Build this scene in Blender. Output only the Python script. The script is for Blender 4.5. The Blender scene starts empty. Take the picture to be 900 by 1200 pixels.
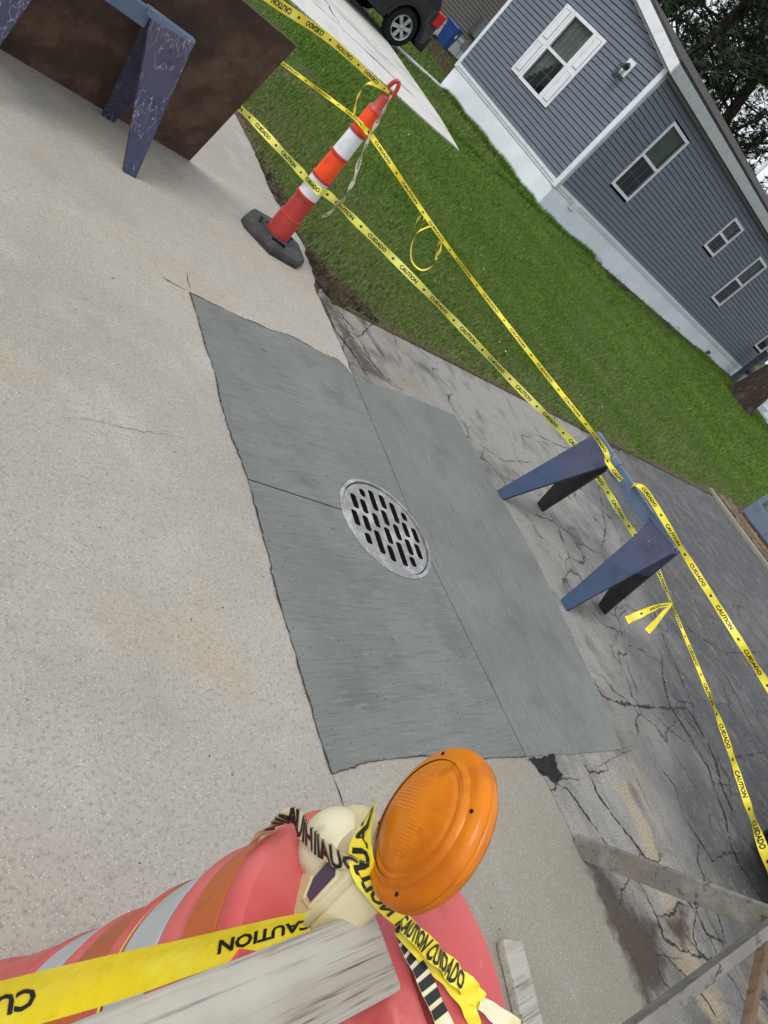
import bpy, bmesh, math, random
import numpy as np
from mathutils import Vector, Matrix
from mathutils.geometry import delaunay_2d_cdt
R = math.radians
random.seed(7); rng = np.random.default_rng(7)
S = bpy.context.scene
COL = S.collection

# ------------------------------------------------------------------ camera, world, sun, exposure
cam = bpy.data.objects.new('camera', bpy.data.cameras.new('camera')); COL.objects.link(cam)
cam.matrix_world = Matrix(((0.63902, -0.14211, -0.75595, 0), (-0.38093, 0.79534, -0.47151, 0),
                           (0.66825, 0.58927, 0.45410, 1.7), (0, 0, 0, 1)))
cam.data.sensor_fit = 'VERTICAL'; cam.data.sensor_height = 36; cam.data.lens = 26.7
cam.data.clip_start = 0.02; cam.data.clip_end = 1500
S.camera = cam
SUN_EL, SUN_AZ = 55, 172            # sun stands over -x +y (azimuth measured from +x)
wd = bpy.data.worlds.new('World'); S.world = wd; wd.use_nodes = True
nt = wd.node_tree; bg = nt.nodes['Background']
sky = nt.nodes.new('ShaderNodeTexSky'); sky.sky_type = 'NISHITA'; sky.sun_disc = False
sky.sun_elevation = R(SUN_EL); sky.sun_rotation = R(90 - SUN_AZ)
sky.air_density = 1.0; sky.dust_density = 6.0; sky.ozone_density = 1.0
hs = nt.nodes.new('ShaderNodeHueSaturation'); hs.inputs['Saturation'].default_value = 0.22
nt.links.new(sky.outputs[0], hs.inputs['Color'])
ov = nt.nodes.new('ShaderNodeMix'); ov.data_type = 'RGBA'; ov.inputs[0].default_value = .72      # even cloud cover over the clear sky
ov.inputs[7].default_value = (8.2, 8.75, 9.4, 1); nt.links.new(hs.outputs[0], ov.inputs[6]); nt.links.new(ov.outputs[2], bg.inputs[0])
bg.inputs[1].default_value = 0.12
sl = bpy.data.lights.new('sun', 'SUN'); sl.energy = 1.3; sl.angle = R(28); sl.color = (1, .965, .92)
sun = bpy.data.objects.new('sun', sl); COL.objects.link(sun)
sd = Vector((math.cos(R(SUN_EL)) * math.cos(R(SUN_AZ)), math.cos(R(SUN_EL)) * math.sin(R(SUN_AZ)), math.sin(R(SUN_EL))))
sun.rotation_euler = sd.to_track_quat('Z', 'Y').to_euler(); sun.location = (0, 0, 30)
S.view_settings.view_transform = 'Standard'; S.view_settings.look = 'None'
S.view_settings.exposure = 0.22; S.view_settings.gamma = 1; S.view_settings.use_curve_mapping = False

# ------------------------------------------------------------------ materials
def srgb(r, g, b):
    f = lambda c: (c / 255 / 12.92) if c <= 10 else ((c / 255 + .055) / 1.055) ** 2.4
    return (f(r), f(g), f(b))
class Mat:
    def __init__(s, name, col, rough=.7, spec=.3, metal=0, coat=0):
        s.m = bpy.data.materials.new(name); s.m.use_nodes = True
        s.t = s.m.node_tree; s.b = s.t.nodes['Principled BSDF']
        s.b.inputs['Roughness'].default_value = rough; s.b.inputs['Specular IOR Level'].default_value = spec
        s.b.inputs['Metallic'].default_value = metal; s.b.inputs['Coat Weight'].default_value = coat
        rgb = s.n('ShaderNodeRGB'); rgb.outputs[0].default_value = (*col, 1); s.c = rgb.outputs[0]
        s.b.inputs['Base Color'].default_value = (*col, 1)
        tc = s.n('ShaderNodeTexCoord'); s.co = tc.outputs['Object']; s.h = None
    def n(s, k): return s.t.nodes.new(k)
    def l(s, a, b): s.t.links.new(a, b)
    def vec(s, st, rot=0):
        mp = s.n('ShaderNodeMapping'); mp.inputs['Scale'].default_value = st; mp.inputs['Rotation'].default_value = (0, 0, rot)
        s.l(s.co, mp.inputs[0]); return mp.outputs[0]
    def noise(s, scale, st=(1, 1, 1), detail=4, rough=.55, dist=0, rot=0):
        t = s.n('ShaderNodeTexNoise'); t.inputs['Scale'].default_value = scale; t.inputs['Detail'].default_value = detail
        t.inputs['Roughness'].default_value = rough; t.inputs['Distortion'].default_value = dist
        s.l(s.vec(st, rot), t.inputs['Vector']); return t.outputs[0]
    def voro(s, scale, st=(1, 1, 1), feat='F1', out='Distance'):
        t = s.n('ShaderNodeTexVoronoi'); t.inputs['Scale'].default_value = scale; t.feature = feat
        s.l(s.vec(st), t.inputs['Vector']); return t.outputs[out]
    def rng(s, v, lo, hi, a=0, b=1):
        m = s.n('ShaderNodeMapRange'); m.interpolation_type = 'SMOOTHSTEP'
        for i, x in enumerate((lo, hi, a, b)): m.inputs[i + 1].default_value = x
        s.l(v, m.inputs[0]); return m.outputs[0]
    def math(s, op, a, b):
        m = s.n('ShaderNodeMath'); m.operation = op
        for i, x in enumerate((a, b)):
            if isinstance(x, (int, float)): m.inputs[i].default_value = x
            else: s.l(x, m.inputs[i])
        return m.outputs[0]
    def mix(s, fac, col, mode='MIX'):
        m = s.n('ShaderNodeMix'); m.data_type = 'RGBA'; m.blend_type = mode
        if isinstance(fac, (int, float)): m.inputs[0].default_value = fac
        else: s.l(fac, m.inputs[0])
        s.l(s.c, m.inputs[6])
        if isinstance(col, tuple): m.inputs[7].default_value = (*col, 1)
        else: s.l(col, m.inputs[7])
        s.c = m.outputs[2]; return s
    def var(s, scale, col, lo=.45, hi=.65, st=(1, 1, 1), detail=4, amt=1, rot=0, mode='MIX', rough=.55):
        return s.mix(s.rng(s.noise(scale, st, detail, rot=rot, rough=rough), lo, hi, 0, amt), col, mode)
    def lines(s, scale, col, width=.012, st=(1, 1, 1), amt=1, detail=2, gate=None, dist=0):
        a = s.math('ABSOLUTE', s.math('SUBTRACT', s.noise(scale, st, detail, dist=dist), .5), 0); f = s.rng(a, width * .3, width, amt, 0)
        if gate: f = s.math('MULTIPLY', f, s.rng(s.noise(gate[0], detail=3), gate[1], gate[2]))
        return s.mix(f, col)
    def speck(s, scale, col, lo=.0, hi=.2, amt=1, gate=None):
        f = s.rng(s.voro(scale), lo, hi, amt, 0)
        if gate:
            c = s.n('ShaderNodeSeparateColor'); s.l(s.voro(scale, out='Color'), c.inputs[0])
            f = s.math('MULTIPLY', f, s.rng(c.outputs[0], gate, gate + .02))
        return s.mix(f, col)
    def bump(s, v, strength, dist=.01):
        b = s.n('ShaderNodeBump'); b.inputs['Strength'].default_value = strength; b.inputs['Distance'].default_value = dist
        s.l(v, b.inputs['Height'])
        if s.h: s.l(s.h, b.inputs['Normal'])
        s.h = b.outputs[0]; return s
    def roughvar(s, scale, a, b, st=(1, 1, 1)):
        s.l(s.rng(s.noise(scale, st), .3, .7, a, b), s.b.inputs['Roughness']); return s
    def xyz(s):
        x = s.n('ShaderNodeSeparateXYZ'); s.l(s.co, x.inputs[0]); return x.outputs
    def done(s):
        s.l(s.c, s.b.inputs['Base Color'])
        if s.h: s.l(s.h, s.b.inputs['Normal'])
        return s.m
MT = {}
# old concrete
m = Mat('old_concrete', (.325, .303, .262), .85, .25)
m.var(.45, (.265, .248, .218), .40, .60).var(1.5, (.335, .270, .185), .52, .72, amt=.65).var(2.3, (.37, .36, .335), .54, .72, amt=.5).var(.9, (.245, .225, .20), .55, .75, amt=.5).var(5, (.36, .335, .29), .5, .72, amt=.5, detail=7)
m.var(16, (.22, .20, .175), .5, .8, amt=.5, detail=7).var(75, (.185, .168, .146), .48, .70, amt=.65, detail=4).var(240, (.44, .41, .36), .52, .68, amt=.5, detail=2)
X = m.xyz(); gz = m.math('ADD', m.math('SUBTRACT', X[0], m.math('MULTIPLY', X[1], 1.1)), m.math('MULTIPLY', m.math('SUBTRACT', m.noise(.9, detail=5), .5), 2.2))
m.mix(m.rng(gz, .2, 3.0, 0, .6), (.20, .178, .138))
m.lines(2.2, (.18, .165, .14), .003, amt=.4, detail=5, gate=(1.1, .58, .66))
m.speck(165, (.60, .58, .54), .12, .34, .9, gate=.76).speck(115, (.13, .118, .104), .12, .32, .75, gate=.84).speck(60, (.42, .33, .23), .08, .24, .5, gate=.93).speck(24, (.2, .19, .18), .03, .10, .6, gate=.94)
m.bump(m.noise(140, detail=5), .45, .004).bump(m.noise(9, detail=5), .25, .01); MT['concrete'] = m.done()
# fresh concrete (broomed)
def fresh(name, st):
    m = Mat(name, (.135, .142, .131), .62, .35)
    m.var(1.3, (.160, .167, .154), .4, .62).var(4, (.106, .110, .100), .50, .72, amt=.7).var(.7, (.155, .158, .144), .5, .7, amt=.6)
    m.var(150, (.085, .09, .083), .54, .62, st=st, amt=.6, detail=5, rough=.7).var(150, (.20, .208, .196), .58, .66, st=(st[0] * 1.3, st[1] * .9, 1), amt=.5, detail=4).var(45, (.105, .11, .102), .56, .64, st=(st[0] * 1.5, st[1], 1), amt=.35, detail=6)
    m.speck(24, (.028, .029, .027), .05, .15, .95, gate=.82).speck(44, (.04, .042, .039), .09, .24, .9, gate=.85).speck(75, (.24, .25, .235), .08, .22, .6, gate=.94).var(14, (.07, .074, .068), .68, .72, st=(.6, 1, 1), amt=.6, detail=7)
    m.bump(m.noise(120, st, 5), .8, .004).bump(m.noise(60, detail=4), .35, .004).roughvar(3, .5, .75)
    return m.done()
MT['fresh_u'] = fresh('fresh_concrete', (.05, .9, 1)); MT['fresh_v'] = fresh('fresh_concrete_strip', (.9, .05, 1))
m = Mat('joint_dark', (.035, .034, .032), .95); MT['joint'] = m.done()
m = Mat('soil', (.075, .055, .038), .95, .1).var(9, (.035, .027, .02), .4, .65).var(40, (.15, .12, .085), .5, .75, amt=.7)
m.bump(m.noise(30, detail=6), .9, .02); MT['soil'] = m.done()
# weathered asphalt: worn pale near the drain, still black where the sealer holds
m = Mat('old_asphalt', (.066, .067, .070), .85, .3)
X = m.xyz(); nz = m.noise(1.3, detail=6)
d = m.math('ADD', m.math('MULTIPLY', X[0], 1.0), m.math('MULTIPLY', X[1], -.85))
d = m.math('ADD', d, m.math('MULTIPLY', m.math('SUBTRACT', nz, .5), 3.4))
worn = m.rng(d, 5.0, 3.3)
m.mix(worn, (.250, .238, .218))
tan = m.math('MULTIPLY', m.rng(m.noise(1.9, (1.6, .8, 1), 5), .46, .62), m.rng(m.math('ADD', X[0], m.math('MULTIPLY', X[1], .25)), 4.35, 3.7))
m.mix(m.math('MULTIPLY', tan, .75), (.36, .29, .185))
bd = m.math('MULTIPLY', m.rng(X[0], 4.6, 3.5), m.rng(X[1], 2.7, 3.1)); m.mix(m.math('MULTIPLY', bd, m.rng(m.noise(3.5, detail=7), .42, .62, 0, .8)), (.215, .165, .11))
m.var(7, (.11, .105, .098), .50, .70, st=(1, .5, 1), amt=.7, detail=7).var(9, (.25, .24, .225), .52, .70, st=(1.2, .45, 1), amt=.55, detail=8, rot=.2, rough=.7).var(30, (.21, .20, .185), .56, .7, amt=.6, detail=6)
m.var(1.1, (.135, .13, .122), .48, .66, amt=.65, detail=9, rough=.65).var(3.2, (.04, .041, .043), .55, .75, amt=.6, detail=8).var(110, (.045, .045, .045), .48, .72, amt=.65, detail=3)
wob = m.n('ShaderNodeVectorMath'); wob.operation = 'ADD'; nz3 = m.n('ShaderNodeTexNoise'); nz3.inputs['Scale'].default_value = 2.2; nz3.inputs['Detail'].default_value = 6; m.l(m.co, nz3.inputs['Vector'])
m.l(m.co, wob.inputs[0]); sc3 = m.n('ShaderNodeVectorMath'); sc3.operation = 'SCALE'; sc3.inputs['Scale'].default_value = .45; m.l(nz3.outputs['Color'], sc3.inputs[0]); m.l(sc3.outputs[0], wob.inputs[1])
for vs, wd, am, g0 in ((1.9, .016, .9, .44), (5.5, .03, .7, .56)):
    vo = m.n('ShaderNodeTexVoronoi'); vo.feature = 'DISTANCE_TO_EDGE'; vo.inputs['Scale'].default_value = vs; m.l(wob.outputs[0], vo.inputs['Vector'])
    m.mix(m.math('MULTIPLY', m.rng(vo.outputs['Distance'], wd * .25, wd, am, 0), m.rng(m.noise(1.1, detail=4), g0, g0 + .1)), (.035, .033, .031))
m.speck(150, (.30, .29, .275), .1, .28, .6, gate=.82).speck(28, (.03, .03, .03), .06, .2, .7, gate=.9)
m.bump(m.noise(120, detail=4), .5, .004).bump(m.noise(11, detail=5), .35, .012).roughvar(4, .6, .9); MT['asphalt'] = m.done()
m = Mat('crack_dark', (.040, .037, .033), .95, .1).var(40, (.11, .095, .08), .5, .66); MT['crack'] = m.done()
m = Mat('damp_stain', (.080, .060, .044), .5, .4).var(60, (.060, .045, .033), .4, .65, detail=6).var(80, (.15, .125, .1), .55, .8, amt=.6)
m.bump(m.noise(110, detail=4), .4, .004)
at = m.n('ShaderNodeAttribute'); at.attribute_name = 'edge'; tr = m.n('ShaderNodeBsdfTransparent'); mx = m.n('ShaderNodeMixShader')
m.l(m.rng(m.math('ADD', at.outputs['Fac'], m.math('MULTIPLY', m.math('SUBTRACT', m.noise(22, detail=7), .5), 1.3)), .05, 1.05, 0, .82), mx.inputs[0]); m.l(tr.outputs[0], mx.inputs[1]); m.l(m.b.outputs[0], mx.inputs[2]); m.l(mx.outputs[0], m.t.nodes['Material Output'].inputs[0])
MT['damp'] = m.done()
m = Mat('bitumen', (.012, .012, .013), .7, .4).speck(90, (.06, .06, .06), .1, .3, .7, gate=.6)
m.bump(m.noise(70, detail=5), 1, .02); MT['bitumen'] = m.done()
m = Mat('pale_concrete', (.50, .49, .46), .85).var(1.4, (.40, .39, .37), .45, .65).var(30, (.34, .33, .31), .55, .75, amt=.5)
m.bump(m.noise(60), .2, .005); MT['pale'] = m.done()
# lawn soil and thatch below the blades
m = Mat('lawn_ground', (.075, .10, .03), .95, .1)
X = m.xyz(); nz = m.noise(1.1, detail=6)
m.var(.5, (.065, .088, .022), .42, .62).var(2.2, (.10, .095, .04), .5, .7, amt=.55)
ed = m.math('MINIMUM', m.math('SUBTRACT', X[0], 3.42), m.math('SUBTRACT', X[1], 3.62))
ed = m.math('ADD', ed, m.math('MULTIPLY', m.math('SUBTRACT', nz, .5), .7))
m.mix(m.rng(ed, .16, .05), (.12, .092, .062))
hb = m.math('MULTIPLY', m.rng(m.math('ADD', X[1], m.math('MULTIPLY', m.math('SUBTRACT', nz, .5), 1.6)), 10.25, 10.7), m.rng(X[0], 14.6, 16.2))
m.mix(m.math('MULTIPLY', hb, m.rng(X[0], 23, 21)), (.055, .038, .024))
m.var(45, (.02, .025, .008), .45, .7, amt=.7, detail=5)
m.bump(m.noise(45, detail=6), 1, .03); MT['lawn'] = m.done()
def grassmat(name, a, b2, c):
    m = Mat(name, a, .6, .25); m.var(.8, b2, .42, .6).var(6, c, .55, .75, amt=.6)
    m.b.inputs['Subsurface Weight'].default_value = 0
    return m.done()
MT['blade_green'] = grassmat('grass_blade', (.080, .165, .013), (.112, .190, .022), (.16, .195, .055))
MT['blade_straw'] = grassmat('straw_blade', (.22, .20, .11), (.17, .17, .085), (.30, .26, .15))
# metals, paint, plastic
m = Mat('cast_iron', (.25, .25, .25), .5, .5, .3).var(5, (.17, .13, .10), .52, .7, amt=.6).var(9, (.42, .42, .42), .45, .65).var(38, (.17, .165, .16), .5, .72, amt=.7, detail=6).var(14, (.55, .55, .54), .6, .75, amt=.7)
m.bump(m.noise(90, detail=4), .4, .003).roughvar(20, .38, .7); MT['iron'] = m.done()
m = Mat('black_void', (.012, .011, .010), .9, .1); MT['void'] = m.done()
def paint(name, a, b2, sc=(.42, .42, .45), wear=.62):
    m = Mat(name, a, .5, .45); z = m.xyz()[2]
    m.mix(m.rng(m.math('ADD', z, m.math('MULTIPLY', m.noise(5), .35)), .25, .78), b2).var(2.6, b2, .42, .62, amt=.6).var(9, (a[0] * .55, a[1] * .5, a[2] * .6), .5, .72, amt=.6)
    m.lines(16, sc, .010, st=(1, 1, .08), amt=.75, detail=3, gate=(7, wear - .1, wear)).lines(26, sc, .008, st=(1, 1, .06), amt=.6, detail=2, gate=(5, wear - .1, wear)).speck(26, (.42, .42, .42), .02, .06, .6, gate=.92)
    m.bump(m.noise(26, (1, 1, .2), 5), .25, .006).roughvar(7, .38, .7)
    return m.done()
MT['blue_paint'] = paint('blue_purple_paint', (.014, .046, .105), (.036, .040, .085), wear=.72)
MT['blue_paint2'] = paint('worn_purple_paint', (.034, .040, .085), (.050, .042, .080), (.26, .26, .29), .54)
MT['rail_paint'] = paint('pale_blue_paint', (.07, .135, .215), (.095, .135, .205), wear=.68)
MT['shaded_leg_paint'] = paint('shaded_leg_paint', (.022, .022, .025), (.04, .038, .036), (.12, .12, .12), .72)  # inner legs of the blue sawhorse: their shade is put into the colour
MT['grey_blue'] = paint('grey_blue_paint', (.13, .165, .23), (.16, .19, .25), (.3, .3, .32), .7)
m = Mat('brown_plywood', (.070, .042, .030), .7, .25)
m.var(5, (.125, .078, .052), .42, .62, detail=8, rough=.7).var(22, (.10, .075, .055), .58, .75, st=(2.5, 1, .6), amt=.9, detail=8, rough=.75).var(2, (.04, .027, .021), .48, .65, amt=.8)
m.speck(7, (.24, .22, .19), .02, .10, .7, gate=.86).bump(m.noise(40, (2, 1, .5), 5), .3, .005); MT['ply'] = m.done()
m = Mat('plywood_edge', (.42, .38, .32), .85).var(60, (.2, .17, .13), .5, .7); MT['plyedge'] = m.done()
def wood(name, a, b2, c, st):
    m = Mat(name, a, .85, .2)
    m.var(6, b2, .42, .66, st=st, detail=7).var(26, c, .54, .70, st=st, amt=.75, detail=7).var(5, (a[0] * 1.25, a[1] * 1.25, a[2] * 1.22), .5, .75, amt=.6)
    m.speck(11, (c[0] * .4, c[1] * .35, c[2] * .3), .03, .12, .85, gate=.72)
    m.lines(9, (c[0] * .6, c[1] * .55, c[2] * .5), .010, st=(st[0] * .4, st[1], st[2]), amt=.85, detail=4, gate=(4, .48, .58)).var(3.2, (b2[0] * .8, b2[1] * .74, b2[2] * .66), .54, .64, amt=.7, detail=7)
    m.bump(m.noise(24, st, 6), .5, .006); return m.done()
MT['wood_pale'] = wood('weathered_white_wood', (.37, .345, .30), (.29, .265, .225), (.12, .10, .08), (.16, 4, 4))
MT['wood_grey'] = wood('weathered_grey_wood', (.165, .152, .135), (.22, .21, .19), (.06, .052, .044), (.6, 1.6, 2))
MT['wood_brown'] = wood('brown_wood', (.155, .105, .065), (.20, .145, .095), (.08, .05, .03), (1.5, 1.5, .5))
m = Mat('faded_red_plastic', (.50, .082, .080), .45, .35).var(4, (.54, .125, .115), .42, .62).var(16, (.40, .06, .058), .56, .72, amt=.6)
m.var(60, (.62, .2, .19), .66, .74, amt=.25, st=(1, 1, .3)).bump(m.noise(60, detail=4), .12, .003).bump(m.noise(11), .1, .01).roughvar(9, .34, .6)
m.b.inputs['Subsurface Weight'].default_value = .08; m.b.inputs['Subsurface Radius'].default_value = (.02, .006, .004)
MT['barrel'] = m.done()
m = Mat('dull_orange_sheeting', (.44, .10, .018), .5, .4).var(8, (.36, .085, .024), .4, .65).var(40, (.2, .06, .03), .6, .75, amt=.6); MT['band_orange'] = m.done()
m = Mat('silver_sheeting', (.42, .44, .45), .38, .5, .1).var(6, (.35, .37, .385), .4, .65).speck(25, (.2, .19, .18), .02, .06, .7, gate=.8); MT['band_white'] = m.done()
m = Mat('tube_red', (.46, .045, .035), .45, .45).var(6, (.40, .04, .035), .4, .6); MT['tube_red'] = m.done()
m = Mat('tube_orange_reflective', (.92, .085, .012), .4, .4).var(12, (.80, .07, .012), .4, .65); MT['tube_orange'] = m.done()
m = Mat('tube_white_reflective', (.74, .74, .77), .4, .4).var(10, (.62, .62, .64), .5, .7).var(40, (.4, .39, .38), .63, .72, amt=.6); MT['tube_white'] = m.done()
m = Mat('black_rubber', (.035, .035, .036), .75, .3).var(10, (.06, .058, .055), .45, .65).bump(0 or m.noise(80), .3, .004); MT['rubber'] = m.done()
m = Mat('yellow_tape', (.78, .62, .02), .34, .5).var(12, (.82, .72, .07), .4, .65).var(40, (.66, .47, .01), .55, .75, amt=.5)
m.bump(m.noise(35, (1, 1, 1), 4), .25, .01); MT['tape'] = m.done()
m = Mat('lemon_tape', (.74, .72, .10), .34, .5).var(12, (.80, .79, .19), .4, .65).bump(m.noise(35), .25, .01); MT['tape_lemon'] = m.done()
m = Mat('bleached_tape', (.66, .62, .42), .4, .4).var(18, (.6, .5, .22), .5, .7).bump(m.noise(35), .3, .01); MT['tape_pale'] = m.done()
m = Mat('tape_ink', (.012, .012, .012), .45, .4); MT['ink'] = m.done()
m = Mat('amber_lens', (.60, .180, .001), .34, .2)
m.var(10, (.44, .112, .001), .42, .66).var(24, (.33, .09, .002), .6, .72, amt=.6, detail=7).var(50, (.25, .075, .01), .62, .74, amt=.5, st=(1, 1, .5)).var(5, (.60, .175, .003), .52, .7, amt=.7).speck(40, (.12, .04, .01), .02, .07, .8, gate=.88)
m.b.inputs['Subsurface Weight'].default_value = .25; m.b.inputs['Subsurface Radius'].default_value = (.03, .012, .002)
m.b.inputs['Subsurface Scale'].default_value = .5; m.b.inputs['Coat Weight'].default_value = .22; m.b.inputs['Coat Roughness'].default_value = .09
m.bump(m.noise(60, detail=4), .12, .003).roughvar(16, .3, .5)
MT['amber'] = m.done()
m = Mat('aged_cream_plastic', (.56, .52, .32), .5, .4).var(7, (.60, .57, .42), .42, .6).var(28, (.36, .31, .17), .56, .72, amt=.6).bump(m.noise(40), .15, .004); MT['cream'] = m.done()
m = Mat('case_panel', (.50, .41, .22), .55, .35).var(12, (.56, .48, .30), .42, .65).var(40, (.3, .25, .14), .6, .75, amt=.5); MT['panel'] = m.done()
m = Mat('purple_sticker', (.06, .05, .085), .5); MT['sticker'] = m.done()
# house
m = Mat('slate_vinyl', (.112, .138, .166), .55, .35).var(3, (.124, .152, .182), .4, .65).var(40, (.12, .15, .2), .5, .75, st=(.3, .3, 3), amt=.3); MT['siding'] = m.done()
m = Mat('beige_vinyl', (.25, .225, .195), .6, .3).var(3, (.28, .25, .215), .4, .65); MT['beige'] = m.done()
m = Mat('white_trim', (.68, .70, .72), .45, .4).var(5, (.60, .62, .64), .45, .7); MT['white'] = m.done()
m = Mat('grey_trim', (.40, .43, .43), .5, .4).var(5, (.34, .36, .36), .45, .7); MT['greytrim'] = m.done()
m = Mat('skirting', (.78, .82, .86), .55, .35).var(1.2, (.70, .74, .77), .42, .65).var(14, (.36, .36, .34), .6, .8, amt=.4, st=(1, 1, .4)); MT['skirt'] = m.done()
m = Mat('shingles', (.045, .042, .042), .9, .2).var(18, (.08, .075, .07), .45, .65).bump(m.noise(60), .5, .01); MT['shingle'] = m.done()
m = Mat('dark_room', (.02, .022, .022), .9, .1); MT['room'] = m.done()
m = Mat('curtain', (.34, .36, .30), .9, .1).var(14, (.4, .42, .36), .4, .65, st=(3, 3, .4)); MT['curtain'] = m.done()
m = Mat('white_drape', (.66, .68, .66), .9, .1).var(14, (.5, .52, .48), .4, .65, st=(3, 3, .4)); MT['drape'] = m.done()
m = Mat('window_glass', (.02, .025, .024), .04, .6)
t = m.n('ShaderNodeBsdfTransparent'); t.inputs[0].default_value = (.80, .85, .82, 1); mx = m.n('ShaderNodeMixShader'); mx.inputs[0].default_value = .22
m.l(t.outputs[0], mx.inputs[1]); m.l(m.b.outputs[0], mx.inputs[2]); m.l(mx.outputs[0], m.t.nodes['Material Output'].inputs[0]); MT['glass'] = m.done()
m = Mat('bark', (.045, .034, .027), .95, .1).var(6, (.085, .065, .05), .45, .65, st=(4, 4, .6), detail=7).bump(m.noise(12, (4, 4, .6), 6), 1, .05); MT['bark'] = m.done()
m = Mat('dark_bark', (.022, .018, .016), .95, .1).var(8, (.045, .036, .03), .45, .65).bump(m.noise(12), .8, .04); MT['darkbark'] = m.done()
m = Mat('pine_needles', (.020, .042, .016), .7, .2).var(.7, (.034, .062, .024), .45, .65); MT['needle'] = m.done()
m = Mat('young_leaves', (.17, .22, .03), .6, .2).var(2, (.1, .16, .02), .45, .65); MT['leaf'] = m.done()
m = Mat('black_car_paint', (.006, .007, .009), .25, .5, coat=.6); MT['carpaint'] = m.done()
m = Mat('black_car_trim', (.016, .016, .017), .6, .3).var(20, (.024, .024, .025)); MT['cartrim'] = m.done()
m = Mat('tyre', (.012, .012, .012), .85, .2).bump(m.noise(60), .3, .005); MT['tyre'] = m.done()
m = Mat('alloy', (.50, .51, .52), .35, .5, .6).var(12, (.40, .40, .41), .5, .7); MT['alloy'] = m.done()
m = Mat('red_lamp', (.55, .01, .012), .15, .5, coat=.5); MT['redlamp'] = m.done()
m = Mat('blue_bin_plastic', (.012, .055, .21), .45, .4).var(6, (.016, .065, .24)); MT['bin'] = m.done()
m = Mat('galvanised', (.30, .31, .32), .45, .5, .5).var(12, (.2, .2, .21)); MT['galv'] = m.done()
m = Mat('dark_grey_metal', (.055, .065, .07), .5, .4).var(9, (.085, .095, .10)); MT['dgrey'] = m.done()
m = Mat('dry_leaf', (.13, .085, .055), .85, .1).var(3, (.19, .14, .10), .4, .6).var(9, (.09, .05, .03), .5, .7); MT['dryleaf'] = m.done()
m = Mat('petal', (.75, .68, .30), .7).var(3, (.85, .85, .75), .45, .55); MT['petal'] = m.done()
m = Mat('lamp_black', (.01, .01, .011), .35, .5); MT['lblack'] = m.done()

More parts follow.
